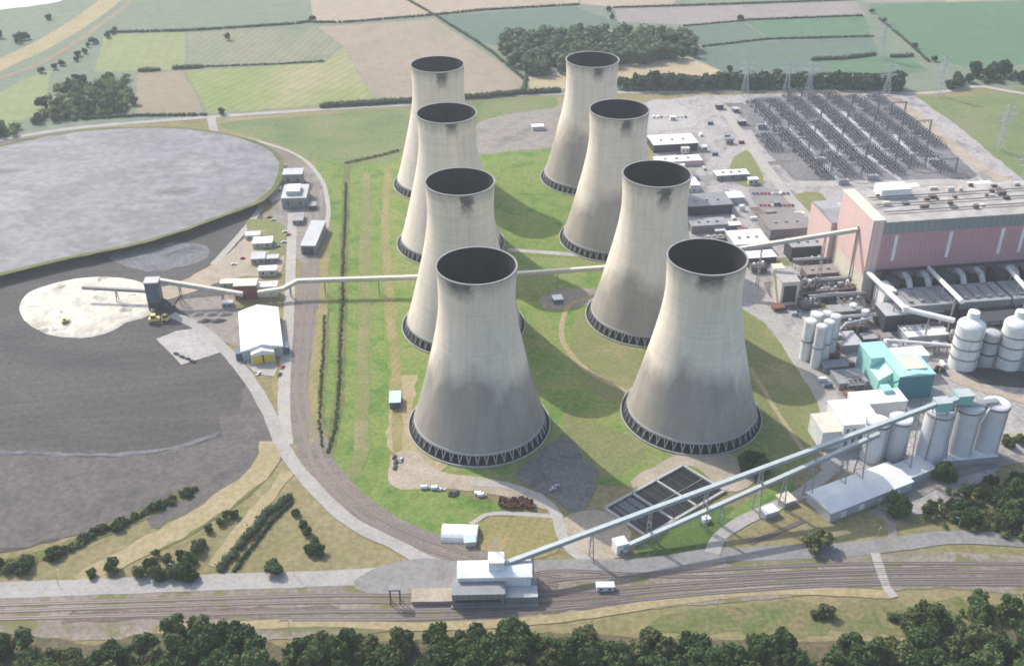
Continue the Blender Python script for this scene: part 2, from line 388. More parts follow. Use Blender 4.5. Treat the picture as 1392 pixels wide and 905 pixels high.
def sheet(name, px, mat, layer, label, cat='ground', curved=True, jit=.8, z=None, world=False):
    pts = px if world else [P(*p) for p in px]
    w = smooth(pts, True) if curved else straight(pts, True)
    if jit: w = [(x+random.uniform(-jit,jit), y+random.uniform(-jit,jit)) for x, y in w]
    zz = layer_z(layer) if z is None else z; GSH.append(('p', w, zz))
    vs = [(x,y,zz) for x,y in w]
    tris = tessellate_polygon([[Vector(v) for v in vs]])
    fs = []
    for t in tris:
        a,b,c = (Vector(vs[i]) for i in t)
        fs.append(tuple(t) if (b-a).cross(c-a).z > 0 else tuple(reversed(t)))
    o = MB().add(vs, fs).build(name, mat)
    return tag(o, label, cat, kind='structure')
def ribbon_mb(mb, w, width, z0, z1=None, jit=0.0, mi=0, off=0.0):
    L = []; Rr = []
    for i, p in enumerate(w):
        a = w[max(0,i-1)]; b = w[min(len(w)-1,i+1)]; dx, dy = b[0]-a[0], b[1]-a[1]; l = math.hypot(dx,dy) or 1
        nx, ny = -dy/l, dx/l; h = width/2 + random.uniform(-jit,jit)
        L.append((p[0]+nx*(off+h), p[1]+ny*(off+h))); h = width/2 + random.uniform(-jit,jit); Rr.append((p[0]+nx*(off-h), p[1]+ny*(off-h)))
    n = len(w)
    if z1 is None:
        mb.add([(x,y,z0) for x,y in L]+[(x,y,z0) for x,y in Rr], [(i+n, i+n+1, i+1, i) for i in range(n-1)], mi)
    else:
        vs = [(x,y,z1) for x,y in L]+[(x,y,z1) for x,y in Rr]+[(x,y,z0) for x,y in L]+[(x,y,z0) for x,y in Rr]
        fs = [(i+n, i+n+1, i+1, i) for i in range(n-1)] + [(i, i+1, i+1+2*n, i+2*n) for i in range(n-1)] + [(i+n+1, i+n, i+3*n, i+1+3*n) for i in range(n-1)]
        mb.add(vs, fs, mi)
    return mb
def ribbon(name, px, width, mat, layer, label, cat='road', jit=.3, world=False, step=6.0):
    pts = px if world else [P(*p) for p in px]
    w = smooth(pts, False, step)
    zz = layer_z(layer); GSH.append(('r', w, width, zz)); o = ribbon_mb(MB(), w, width, zz, None, jit).build(name, mat)
    return tag(o, label, cat, kind='structure')

g = MB(); S = 9000
g.add([(-S,-1500,0),(S,-1500,0),(S,2*S,0),(-S,2*S,0)], [(0,1,2,3)])
tag(g.build('ground', M['ground']), 'dry olive grass and bare earth all round the works', 'ground', kind='structure')

# farmland beyond the works
sheet('pasture', [(-500,180),(-200,170),(0,186),(300,156),(700,128),(1250,123),(1340,116),(1400,122),(1900,150),(2300,-120),(1400,-200),(0,-200),(-900,-100)], M['f_grey'], .6, 'grey green rough pasture between the far fields', 'pasture', jit=1)
far = [
 ('field', [(180,-8),(140,44),(262,42),(400,33),(424,30),(408,-8)], 'f_grey', 'grey green field with straight hedge along its near side'),
 ('field', [(418,-30),(426,31),(470,30),(590,21),(535,-12),(520,-40)], 'f_beige', 'pale beige stubble field between two diagonal hedges'),
 ('field', [(538,-14),(592,20),(660,13),(788,6),(778,-30),(660,-40)], 'f_beige', 'long pale pinkish stubble field at the top edge'),
 ('field', [(143,47),(252,44),(252,93),(190,96),(128,98)], 'f_light', 'light yellow green field behind the copse'),
 ('field', [(255,44),(428,36),(462,60),(440,84),(370,88),(256,93)], 'f_mixed', 'patchy grey green field with a lone dark bush'),
 ('field', [(252,96),(370,90),(440,86),(466,64),(508,133),(400,146),(282,155)], 'f_yellow', 'yellow green field with bare sandy patches by the perimeter road'),
 ('field', [(186,100),(250,97),(280,156),(186,158)], 'f_brown', 'brown stubble field right of the copse'),
 ('field', [(431,37),(590,26),(645,62),(712,110),(700,130),(512,139),(466,62)], 'f_pink', 'large pinkish stubble field behind the left towers'),
 ('field', [(598,22),(782,9),(830,28),(868,38),(790,44),(690,62),(672,62),(646,55)], 'f_teal', 'blue green field left of the dark wood'),
 ('field', [(790,-20),(790,5),(835,10),(916,8),(930,-20)], 'f_beige', 'small pale field at the top centre edge'),
 ('field', [(836,13),(1000,8),(1164,2),(1176,20),(1040,27),(930,34),(840,30)], 'f_mauve', 'mauve brown ploughed field beyond the wood'),
 ('field', [(715,106),(762,100),(850,88),(936,78),(992,101),(880,110),(720,125)], 'f_straw', 'straw coloured strip in front of the dark wood'),
 ('field', [(930,36),(1008,30),(1042,52),(955,63),(940,52)], 'f_teal', 'small blue green field at the right end of the wood'),
 ('field', [(1012,29),(1174,22),(1188,48),(1046,53)], 'f_teal2', 'green field with dark hedge below the mauve field'),
 ('field', [(950,66),(1046,56),(1186,50),(1196,74),(1110,80),(1134,100),(1000,106),(962,88)], 'f_teal', 'wide blue green field behind the tree row'),
 ('field', [(1112,82),(1198,76),(1236,80),(1262,96),(1230,102),(1138,101)], 'f_teal2', 'narrow green field touching the tree row'),
 ('field', [(1180,6),(1480,0),(1500,90),(1390,88),(1325,92),(1262,84),(1194,24)], 'f_teal2', 'large deep green field in the top right corner'),
 ('field', [(1285,-25),(1285,3),(1480,-2),(1480,-25)], 'f_beige', 'pale field strip above the large green field'),
 ('field', [(930,-35),(1164,0),(1180,4),(1282,2),(1280,-40)], 'f_mauve', 'grey brown field at the top right edge'),
 ('field', [(1200,26),(1258,84),(1196,72),(1180,40)], 'f_grey', 'grey green wedge of land beside the far pylon'),
 ('field', [(-160,36),(0,30),(60,20),(110,-30),(-100,-40)], 'f_grey', 'grey green pasture in the top left corner'),
 ('field', [(-160,130),(0,125),(50,100),(70,96),(60,150),(0,180),(-160,190)], 'f_light', 'olive pasture left of the copse'),
]
for n_, px, m_, lab in far: sheet(n_, px, M[m_], 1, lab, 'field', curved=False, jit=1.2)
ribbon('dirt_road', [(-190,160),(-60,118),(0,88),(60,60),(110,30),(150,0),(190,-40)], 34, M['dry_track'], 2, 'wide pale earth track running diagonally through the left fields', 'track', 1.2)
ribbon('dirt_road', [(-120,140),(0,106),(60,84),(120,46),(170,8),(200,-20)], 9, M['f_brown'], 3, 'narrow brown track beside the wide pale earth track', 'track', .8)
sheet('lake', [(-60,30),(0,14),(40,9),(85,1),(100,-14),(40,-30),(-80,-20)], gmat('lake_water', [(.62,.62,.60),(.58,.58,.57)], .02, .2, .05, rough=.3), 3, 'bright pale lagoon in the far top left corner', 'water')
# road at the back and the ring
ribbon('road', [(-150,216),(0,191),(75,178),(150,170),(290,159),(440,149),(560,142),(700,130),(850,126)], 9, M['road_pale'], 4, 'pale perimeter road behind the ash lagoon', 'road')
ribbon('road', [(287,160),(291,180)], 9, M['road_pale'], 5, 'short pale link between perimeter road and rail loop', 'road')
ribbon('road', [(850,126),(1000,124),(1150,124),(1245,127),(1290,124),(1330,118),(1370,124),(1440,135)], 8, M['path'], 4, 'pale back road past the switchyard and right hand trees', 'road')
# grass of the site
sheet('grass_meadow', [(300,169),(440,156),(700,134),(758,138),(700,190),(650,205),(540,232),(480,226),(430,222),(380,196)], M['grass_far'], 1, 'flat green meadow behind the left row of towers', 'grass')
sheet('grass_bank', [(430,222),(480,226),(548,228),(540,330),(535,480),(530,600),(520,690),(480,668),(445,620),(430,560),(440,420),(450,300)], M['grass_lush'], 2, 'long green grass bank between the rail loop and the towers', 'grass')
sheet('grass_lawn', [(530,230),(650,205),(760,196),(850,260),(960,380),(1010,420),(1060,445),(1110,530),(1125,605),(1020,650),(930,640),(860,660),(800,650),(770,600),(735,640),(690,650),(610,645),(560,625),(530,560)], M['grass'], 2, 'mown grass around and between the eight cooling towers', 'grass')
sheet('grass_lawn', [(515,660),(540,664),(600,668),(690,690),(655,700),(650,740),(600,730),(540,705),(515,690)], M['grass_lush'], 3, 'bright green grass beside the white round roofed store', 'grass')
sheet('grass_lawn', [(655,708),(700,702),(752,704),(764,742),(720,760),(655,750)], M['dry'], 4, 'dry brown mown patch in front of the dark asphalt', 'grass')
sheet('grass_lawn', [(800,420),(780,440),(778,480),(800,530),(850,545),(880,500),(860,470)], M['grass_yellow'], 3, 'yellow green grass left of the second right tower', 'grass')
sheet('grass_lawn', [(770,560),(850,590),(880,600),(870,625),(830,650),(800,640),(775,600)], M['grass_yellow'], 3, 'yellowed grass left of the nearest right tower', 'grass')
sheet('grass_lawn', [(660,225),(745,212),(800,330),(800,350),(690,340),(672,280)], M['grass_lush'], 3, 'deep green grass between the middle towers', 'grass')
sheet('grass_lawn', [(1240,136),(1300,132),(1470,120),(1520,260),(1392,252),(1330,205)], M['grass_far'], 2, 'green meadow with pylons right of the switchyard', 'grass')
sheet('grass_lawn', [(925,834),(985,824),(1010,830),(1070,814),(1130,822),(1195,812),(1240,822),(1300,812),(1350,840),(1235,866),(1150,856),(1090,868),(1000,860),(940,866),(880,850)], M['meadow'], 2, 'green clearing between the rail yard and foreground trees', 'grass', jit=2)
sheet('grass_lawn', [(860,745),(930,705),(1000,690),(985,720),(970,742),(900,756)], M['bank_green'], 3, 'dark green slope below the second conveyor', 'grass')
sheet('grass_lawn', [(985,702),(1040,668),(1075,655),(1085,668),(1020,700)], M['grass_lush'], 3, 'bright green wedge under the long conveyor', 'grass')
sheet('mud_flat', [(650,168),(730,150),(775,150),(765,195),(700,205),(650,208)], M['mud'], 3, 'grey brown bare ground behind the second towers', 'ground')
# grass strips along the bank (mown bands and ditches)
ribbon('ditch', [(443,420),(440,480),(437,540),(436,600)], 6, M['verge'], 4, 'overgrown ditch along the loop side of the grass bank', 'ditch', .8)
ribbon('ditch', [(472,226),(469,300),(466,400),(463,500),(459,560),(447,614)], 7, M['verge'], 4, 'second overgrown ditch along the grass bank', 'ditch', .8)
ribbon('ditch', [(470,222),(520,212),(540,206),(545,204)], 5, M['verge'], 4, 'cross ditch at the top of the grass bank', 'ditch', .8)
ribbon('path', [(498,236),(496,330),(495,440),(492,560),(490,620),(470,652)], 9, M['grass_yellow'], 4, 'pale mown strip along the grass bank', 'grass strip', .8)
ribbon('path', [(528,228),(524,300),(528,380),(530,420),(538,500),(540,560),(540,640)], 7, M['dry'], 4, 'dry earth track along the left towers', 'track', .8)
ribbon('path', [(552,510),(545,560),(548,610),(600,640)], 16, M['dry_track'], 3, 'bare tan ground left of the nearest tower', 'ground', 1.5)
ribbon('path', [(690,340),(760,345),(820,352),(860,375)], 6, M['plant_pale'], 5, 'pale service path crossing between the tower rows', 'path')
sheet('paved_area', [(735,405),(770,392),(815,395),(812,410),(770,420),(740,418)], M['mud'], 4, 'grey service area beside the second right tower', 'ground')
ribbon('path', [(815,402),(778,412),(764,440),(768,470),(800,505),(860,535),(880,540)], 4, M['dry_track'], 5, 'curved pale footpath left of the second right tower', 'path')
# rail loop, roads on the left
loop = [(-160,228),(-60,207),(60,187),(150,181),(240,180),(320,190),(380,212),(418,245),(430,290),(428,340),(420,410),(412,480),(410,540),(424,602),(442,645),(495,697),(550,728),(615,752),(690,778),(760,790)]
ribbon('railway_bed', loop, 20, M['ballast'], 4, 'brown ballast bed of the curved rail loop', 'railway')
ribbon('path', [(-160,244),(0,205),(100,189),(200,184),(300,192),(355,208),(385,235)], 5, M['coal_brown'], 5, 'dark cess strip inside the rail loop', 'ground')
ribbon('path', [(291,181),(350,192),(405,212),(436,243),(446,280),(444,310)], 4, M['path'], 5, 'pale footpath round the outside of the rail loop', 'path')
ribbon('path', [(441,330),(440,400),(431,480),(424,560),(430,600)], 7, M['dry'], 5, 'sandy verge along the right of the rail loop', 'verge', .8)
ribbon('road', [(398,290),(396,340),(394,400),(390,470),(386,540),(390,605)], 8, M['path'], 5, 'pale straight road beside the rail loop', 'road')
ribbon('road', [(232,428),(262,440),(300,470),(338,515),(366,562),(381,600),(414,649),(475,708),(538,740),(566,756),(600,770)], 8.5, M['road_pale'], 6, 'winding pale concrete road from ash circle to rail yard', 'road')
# coal and ash yards
sheet('coal_yard', [(-170,380),(0,360),(150,322),(300,282),(352,272),(350,330),(310,390),(300,440),(325,505),(352,548),(366,590),(360,626),(300,668),(200,700),(100,728),(0,752),(-170,775)], M['coal'], 2, 'broad dark coal stocking yard on the left', 'coal yard')
ribbon('ash_streak', [(-60,612),(60,616),(150,618),(240,608),(300,588)], 3.0, M['coal_dust'], 4, 'thin pale curved track line across the coal yard', 'track', 1.2)
sheet('coal_yard', [(-170,640),(0,618),(150,621),(290,600),(322,560),(335,520),(352,545),(376,600),(360,640),(300,666),(200,698),(100,726),(0,748),(-170,772)], M['coal_brown'], 3, 'lighter brown grey part of the coal yard below the thin track', 'coal yard', jit=2)
ribbon('coal_edge', [(300,580),(345,575),(362,600),(350,640),(300,672),(200,706)], 18, M['coal_brown'], 3, 'brownish scraped margin of the coal yard', 'ground', 3)
sheet('coal_dust', [(150,348),(200,335),(265,330),(285,345),(250,362),(190,368)], M['coal_dust'], 3, 'mottled pale dusty patch on the coal yard', 'ground', jit=2)
sheet('sand_spread', [(196,395),(240,385),(310,345),(345,315),(372,312),(384,340),(380,372),(320,378),(260,398),(225,408)], M['sand'], 4, 'spilled pale sandy ground beside the maroon building', 'ground', jit=1.5)
sheet('gravel_yard', [(240,410),(310,404),(325,425),(330,470),(300,462),(262,436)], M['mud'], 4, 'grey rutted yard left of the white shed', 'ground', jit=1)
ribbon('road', [(386,222),(372,250),(348,292),(322,325),(290,360)], 6, M['path'], 5, 'straight pale track along the edge of the ash lagoon', 'road')
sheet('concrete_pad', [(364,228),(378,224),(388,232),(384,270),(370,275),(360,262)], M['white_ash'], 5, 'glaring white ground beside the grey pump house', 'ground')
sheet('concrete_pad', [(380,235),(432,232),(438,300),(430,350),(400,350),(370,292)], M['mud'], 4, 'grey hardstanding around the grey pump house', 'ground')
sheet('grass_lawn', [(335,300),(385,305),(388,340),(372,355),(350,330)], M['grass_yellow'], 5, 'small yellow grass plot among the white sheds', 'grass')
sheet('concrete_pad', [(213,461),(240,450),(272,446),(298,480),(246,496)], M['plant_pale'], 5, 'pale concrete pad beside the ash circle road', 'concrete pad', curved=False, jit=.3)
sheet('asphalt_yard', [(365,480),(378,500),(372,512),(345,505),(335,490)], M['path'], 5, 'pale apron before the yellow shed doors', 'ground')
sheet('dry_margin', [(378,420),(390,420),(386,540),(378,548),(370,520),(376,480)], M['dry'], 4, 'dry grass between white shed and road', 'grass')
# left foreground strips
ribbon('dirt_track', [(110,792),(180,752),(250,715),(310,676),(356,638),(372,600)], 15, M['dry_track'], 4, 'broad tan track climbing beside the coal yard', 'track', 1.2)
ribbon('ditch', [(-80,782),(0,768),(80,748),(150,718),(215,692),(262,664)], 9, M['verge'], 4, 'scrubby ditch along the coal yard edge', 'ditch', 1.2)
ribbon('dirt_track', [(290,770),(330,718),(372,668),(392,640)], 8, M['dry_track'], 4, 'narrow tan track left of the dark hedges', 'track', 1)
ribbon('ditch', [(180,758),(230,735),(300,694),(340,664),(365,636)], 8, M['verge'], 3, 'second scrubby ditch beside the tan track', 'ditch', 1.2)
sheet('sand_area', [(532,622),(560,612),(600,640),(670,652),(735,672),(752,694),(720,686),(650,668),(570,664),(532,660)], M['sand'], 4, 'bare sandy ground below the nearest left tower', 'ground', jit=1)
sheet('asphalt_yard', [(696,648),(712,628),(742,606),(764,588),(786,604),(796,622),(814,642),(806,668),(790,700),(770,697),(752,680),(722,664)], M['asphalt'], 4, 'dark asphalt yard right of the nearest left tower', 'asphalt', curved=False, jit=2.2)
ribbon('path', [(640,655),(690,660),(735,678),(757,700),(764,728),(790,758),(850,772)], 6, M['path'], 5, 'pale curved path round the dry brown patch', 'path')
ribbon('path', [(640,712),(660,700),(700,698),(752,702)], 3.5, M['path'], 5, 'thin pale path behind the dry brown patch', 'path')
sheet('sand_area', [(855,655),(900,628),(935,612),(995,618),(1025,655),(985,668),(938,633),(880,664)], M['sand'], 4, 'sandy strip along the top of the settling tanks', 'ground', jit=.6)
sheet('sand_area', [(765,705),(810,692),(850,712),(856,748),(810,764),(778,745)], M['sand'], 4, 'churned sandy ground under the long conveyor', 'ground', jit=1)
# rail yard in the foreground
sheet('rail_yard', [(-200,806),(100,800),(300,797),(560,786),(640,775),(760,768),(900,772),(1000,760),(1200,752),(1320,752),(1500,770),(1500,820),(1300,800),(1180,806),(960,820),(720,846),(560,856),(380,868),(200,868),(-200,872)], M['ballast_pale'], 3, 'broad stony rail yard across the foreground', 'rail yard', jit=1)
sheet('asphalt_yard', [(480,790),(545,762),(600,760),(650,770),(640,790),(560,806),(500,806)], M['road'], 6, 'grey road junction left of the rail hopper', 'asphalt')
ribbon('road', [(-200,806),(0,802),(150,797),(300,791),(450,786),(560,780)], 12, M['road_pale'], 5, 'pale road along the left of the rail yard', 'road')
ribbon('road', [(640,778),(760,770),(880,768),(960,756),(1040,752),(1140,748),(1230,738),(1300,730),(1400,736),(1500,750)], 11, M['road'], 5, 'grey road along the right of the rail yard', 'road')
ribbon('road', [(968,752),(978,730),(1010,708),(1052,688),(1088,672),(1130,640)], 8, M['road_pale'], 6, 'pale access road up to the long white warehouse', 'road')
ribbon('path', [(1190,752),(1196,772),(1206,800),(1216,812)], 5, M['path'], 7, 'pale crossing over the railway tracks', 'path')
ribbon('path', [(215,856),(330,850),(450,846),(560,852),(700,846),(820,832),(920,816),(1050,803),(1210,808)], 6, M['dry_track'], 5, 'pale track between the rail yard and foreground trees', 'track')
ribbon('path', [(1206,700),(1212,716),(1214,738)], 5, M['mud'], 5, 'grey brown path down from the round dark tree', 'path')
ribbon('path', [(1018,738),(1060,722),(1092,708)], 3, M['coal_brown'], 5, 'brown strip of turned earth by the warehouse', 'ground')
for px_,lab_ in (([(700,806),(780,800),(870,804),(860,822),(760,832),(690,826)],'rusty brown ballast right of the hopper'),([(1180,780),(1260,772),(1420,776),(1460,796),(1300,796),(1190,792)],'rusty brown ballast at the right of the rail yard'),([(100,832),(300,826),(460,824),(440,836),(200,842),(80,846)],'dark stained ballast at the left of the rail yard')): sheet('stained_ballast', px_, M['ballast_rust'], 4, lab_, 'ballast', jit=1.5)
def track(px, lab, n_layer=6):
    w = smooth([P(*p) for p in px], False, 5)
    mb = MB(); z = layer_z(n_layer)
    ribbon_mb(mb, w, 2.7, z, None, .12, 0)
    ribbon_mb(mb, w, .16, z+.02, z+.20, 0, 1, .75); ribbon_mb(mb, w, .16, z+.02, z+.20, 0, 1, -.75)
    return tag(mb.build('railway_track', [M['sleeper'], M['rail']]), lab, 'railway track', kind='structure')
track([(-200,828),(0,822),(200,816),(460,809),(600,810),(760,806),(950,792),(1150,781),(1500,776)], 'railway track running through under the rail hopper')
track([(-200,838),(0,831),(200,824),(460,818),(620,819),(760,815),(950,799),(1150,789),(1500,786)], 'second railway track in front of the rail hopper')
track([(-200,846),(0,841),(200,836),(460,831),(620,830),(800,821),(1000,804),(1200,794),(1500,796)], 'railway track nearest the foreground trees')
track([(690,800),(760,788),(850,782),(1000,773),(1200,766),(1500,768)], 'railway track curving off right of the hopper')
track([(700,784),(760,776),(850,780),(950,784),(1100,777),(1300,772)], 'short siding right of the rail hopper')
track([(380,842),(520,842),(640,838),(760,828),(860,816)], 'short siding beside the pale track')
for dx in (-3.2, 3.2):
    w = smooth([P(*p) for p in loop], False, 6); mb = MB(); z = layer_z(6)
    ribbon_mb(mb, w, 2.7, z, None, .1, 0, dx); ribbon_mb(mb, w, .16, z+.02, z+.2, 0, 1, dx+.75); ribbon_mb(mb, w, .16, z+.02, z+.2, 0, 1, dx-.75)
    tag(mb.build('railway_track', [M['sleeper'], M['rail']]), 'outer track of the curved rail loop' if dx > 0 else 'inner track of the curved rail loop', 'railway track', kind='structure')
# the works yard
sheet('works_yard', [(872,140),(950,130),(1060,128),(1240,128),(1300,170),(1392,246),(1520,330),(1560,560),(1420,600),(1355,640),(1300,690),(1240,700),(1150,640),(1128,605),(1116,560),(1080,490),(1040,440),(1010,420),(970,380),(930,320),(900,240),(882,190)], M['plant'], 2, 'grey concrete yards between the works buildings', 'yard', curved=False, jit=1)
sheet('switchyard_ground', [(1000,150),(1030,132),(1215,130),(1250,165),(1330,240),(1310,248),(1120,246),(1085,250),(1040,205)], M['switchyard'], 3, 'dark chippings of the electricity switchyard', 'switchyard', curved=False, jit=1)
sheet('paved_area', [(878,142),(905,136),(940,152),(943,172),(884,176)], M['plant_pale'], 4, 'pale dirt lot behind the second right tower', 'ground')
sheet('paved_area', [(1018,256),(1078,258),(1100,288),(1040,292),(1022,272)], M['road'], 4, 'grey car park beside the switchyard', 'car park', curved=False)
sheet('grass_lawn', [(993,222),(1014,205),(1028,222),(1038,250),(1015,254),(998,245)], M['grass_yellow'], 4, 'yellow grass plot by the curved white building', 'grass')
sheet('grass_lawn', [(1080,266),(1112,262),(1125,280),(1104,290)], M['grass_yellow'], 4, 'yellow grass corner behind the pink end wall', 'grass')
ribbon('road', [(968,138),(985,152),(1008,184),(1040,226),(1075,270),(1108,305)], 10, M['path'], 5, 'pale road along the left of the switchyard', 'road')
ribbon('road', [(1210,132),(1236,150),(1275,182),(1330,226),(1380,254)], 13, M['sand'], 5, 'sandy road along the right of the switchyard', 'road', 1)
ribbon('road', [(1085,250),(1200,250),(1300,248),(1392,256)], 13, M['path'], 4, 'pale road along the near side of the switchyard', 'road', 1)
ribbon('road', [(985,350),(1012,390),(1046,430),(1090,496),(1122,546),(1132,604),(1128,640)], 11, M['road_pale'], 5, 'pale road curving down right of the towers', 'road')
sheet('grass_lawn', [(1010,430),(1040,440),(1082,498),(1112,548),(1118,600),(1060,620),(1030,560),(1015,480)], M['grass_yellow'], 4, 'olive grass slope right of the nearest right tower', 'grass')
ribbon('path', [(1020,500),(1050,550),(1080,595),(1092,612)], 3, M['dry_track'], 5, 'thin trodden line on the olive slope', 'path')
sheet('coal_heap_ground', [(1300,500),(1400,505),(1520,520),(1520,545),(1392,528),(1330,520)], M['coal'], 4, 'dark ground in front of the white absorber tanks', 'ground')
ribbon('road', [(1290,512),(1340,530),(1400,545),(1500,560)], 9, M['sand'], 5, 'sandy road behind the grey silos', 'road')
ribbon('road', [(1340,600),(1400,592),(1500,580)], 9, M['sand'], 5, 'sandy road right of the grey silos', 'road')
ribbon('road', [(1190,700),(1250,668),(1310,640),(1400,620),(1500,600)], 8, M['mud'], 5, 'grey brown road behind the right hand thicket', 'road')

random.seed(64)
yard_poly = [(885,150),(950,134),(1000,140),(1060,240),(1105,300),(1112,330),(1165,420),(1220,470),(1225,540),(1150,560),(1100,490),(1050,430),(985,350),(945,300)]
n_ = 0
while n_ < 30:
    px, py = random.uniform(885,1225), random.uniform(140,560)
    if not inside((px,py), yard_poly): continue
    o_ = P(px,py); w0, d0 = random.uniform(8,30), random.uniform(8,26)
    pts = [off_(o_,0,0), off_(o_,w0,0), off_(o_,w0+random.uniform(-3,3),d0), off_(o_,random.uniform(-3,3),d0)]
    mt, tone = random.choice([('asphalt','dark asphalt'),('road','worn grey'),('plant_pale','pale concrete'),('mud','brown grey'),('grass_yellow','dry grass'),('ballast_rust','rust stained')])
    sheet('paved_area', pts, M[mt], 3.4, tone+' patch of ground between the works buildings', 'ground', curved=False, jit=.4, world=True); n_ += 1
# the raised ash lagoon
def mound(px, inset, h, mats, label):
    w = smooth([P(*p) for p in px], True, 10); n = len(w)
    inn = []
    for i in range(n):
        a, b = w[i-1], w[(i+1)%n]; dx, dy = b[0]-a[0], b[1]-a[1]; l = math.hypot(dx,dy) or 1
        inn.append((w[i][0]-(dy/l)*-inset*SGN, w[i][1]+(dx/l)*-inset*SGN))
    mid = [((a[0]+b[0])/2+random.uniform(-.6,.6), (a[1]+b[1])/2+random.uniform(-.6,.6)) for a,b in zip(w,inn)]
    vs = [(x,y,.1) for x,y in w]+[(x,y,h*.55) for x,y in mid]+[(x,y,h) for x,y in inn]
    fs = []
    for k in (0,1):
        fs += [(k*n+i, k*n+(i+1)%n, (k+1)*n+(i+1)%n, (k+1)*n+i) for i in range(n)]
    mb = MB(); mb.add(vs, fs, 0)
    top = [(x,y,h) for x,y in inn]
    mb.add(top, [tuple(t) for t in tessellate_polygon([[Vector(v) for v in top]])], 1)
    o = mb.build('ash_lagoon', mats)
    bm = bmesh.new(); bm.from_mesh(o.data); bmesh.ops.remove_doubles(bm, verts=bm.verts, dist=1e-4); bmesh.ops.recalc_face_normals(bm, faces=bm.faces); bm.to_mesh(o.data); bm.free()
    cr = inn + [inn[0]]
    c_ = ribbon_mb(MB(), cr, 5.0, h+.06, None, .9).build('lagoon_crest', M['verge']); tag(c_, 'grassy crest round the ash lagoon', 'crest', kind='structure')
    return tag(o, label, 'ash lagoon', kind='structure')
lag = [(-170,268),(-60,232),(0,214),(80,196),(160,188),(240,188),(310,198),(352,214),(368,236),(352,272),(300,296),(200,330),(100,352),(0,376),(-170,420)]
ar = sum(P(*lag[i])[0]*P(*lag[(i+1)%len(lag)])[1]-P(*lag[(i+1)%len(lag)])[0]*P(*lag[i])[1] for i in range(len(lag)))
SGN = 1 if ar < 0 else -1
SGN = -SGN
mound(lag, 11, 7.0, [M['ash_bank'], M['ashfield']], 'raised flat ash lagoon with pale grey surface and dark bank')
# white ash circle: low drum shaped heap
cw = [P(26,420),P(40,398),P(80,384),P(130,377),P(175,380),P(205,390),P(218,402),P(205,428),P(170,440),P(150,452),P(110,460),P(65,455),P(38,440)]
w_ = smooth(cw, True, 6); n_ = len(w_); cxx = sum(p[0] for p in w_)/n_; cyy = sum(p[1] for p in w_)/n_
vs = []; fs = []
for k, (s_, z) in enumerate(((1.0,.3),(.98,.9),(.8,1.0),(.55,1.2),(.3,1.1))):
    vs += [(cxx+(x-cxx)*s_+random.uniform(-.5,.5), cyy+(y-cyy)*s_+random.uniform(-.5,.5), z+random.uniform(-.08,.08)*k) for x,y in w_]
for k in range(4): fs += [(k*n_+i, k*n_+(i+1)%n_, (k+1)*n_+(i+1)%n_, (k+1)*n_+i) for i in range(n_)]
fs.append(tuple(4*n_+i for i in range(n_)))
mb = MB().add(vs, fs, 0, True); tag(mb.build('ash_heap', M['white_ash']), 'round low heap of white ash in the coal yard', 'ash heap', kind='structure')

# ------------------------------------------------------------------ cooling towers
prof_pts = [(7.0,41.2),(20,37.6),(35,33.8),(47,31.0),(60,28.0),(76,24.9),(90,23.3),(104,23.4),(115,24.1)]
def prof_r(z):
    for (a,ra),(b,rb) in zip(prof_pts, prof_pts[1:]):
        if z <= b:
            i = prof_pts.index((a,ra)); z0 = prof_pts[max(0,i-1)]; z3 = prof_pts[min(len(prof_pts)-1,i+2)]
            m1 = (rb - z0[1])/(b - z0[0]) if b != z0[0] else 0; m2 = (z3[1]-ra)/(z3[0]-a); t = (z-a)/(b-a); h = b-a
            return (2*t**3-3*t**2+1)*ra + (t**3-2*t**2+t)*h*m1 + (-2*t**3+3*t**2)*rb + (t**3-t**2)*h*m2
    return prof_pts[-1][1]
zs = [7+ (115-7)*i/44 for i in range(45)]
sh = MB()
outer = [(prof_r(z), z) for z in zs]; inner = [(prof_r(z)-.9, z) for z in reversed(zs)]
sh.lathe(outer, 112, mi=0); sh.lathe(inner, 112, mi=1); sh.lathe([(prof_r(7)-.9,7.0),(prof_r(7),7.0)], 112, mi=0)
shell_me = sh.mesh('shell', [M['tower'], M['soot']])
rim_me = MB().lathe([(24.0,114.3),(24.4,114.4),(24.4,115.2),(23.2,115.2),(23.2,114.3)], 112, closed=True, smooth=False).mesh('rim', M['concrete_dk'])
ring_me = MB().lathe([(40.3,6.3),(41.9,6.3),(41.6,7.9),(41.1,7.9)], 112, smooth=False).mesh('ring_beam', M['leg'])
NL = 96
leg_me = MB().bar((43.2,0,.4),(41.3,41.3*math.tan(math.pi/NL),6.6), .5, .5).mesh('leg', M['leg'])
leg2_me = MB().bar((43.2,0,.4),(41.3,-41.3*math.tan(math.pi/NL),6.6), .5, .5).mesh('leg', M['leg'])
basin_me = MB().lathe([(45.8,.1),(45.8,1.2),(45.1,1.2),(45.1,.3)], 96, smooth=False).mesh('basin', M['basin'])
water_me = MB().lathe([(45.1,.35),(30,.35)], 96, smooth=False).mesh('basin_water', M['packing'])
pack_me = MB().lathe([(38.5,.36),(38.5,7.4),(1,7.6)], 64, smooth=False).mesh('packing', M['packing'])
_l = MB()
for za, zb in zip(zs[:-1:2], zs[2::2]):
    for y in (-.45,.45): _l.bar((prof_r(za)+.35,y,za),(prof_r(zb)+.35,y,zb),.16)
    for k in range(4): _z = za+(zb-za)*k/4; _l.bar((prof_r(_z)+.4,-.45,_z),(prof_r(_z)+.4,.45,_z),.14)
ladder_me = _l.mesh('ladder', M['steel'])
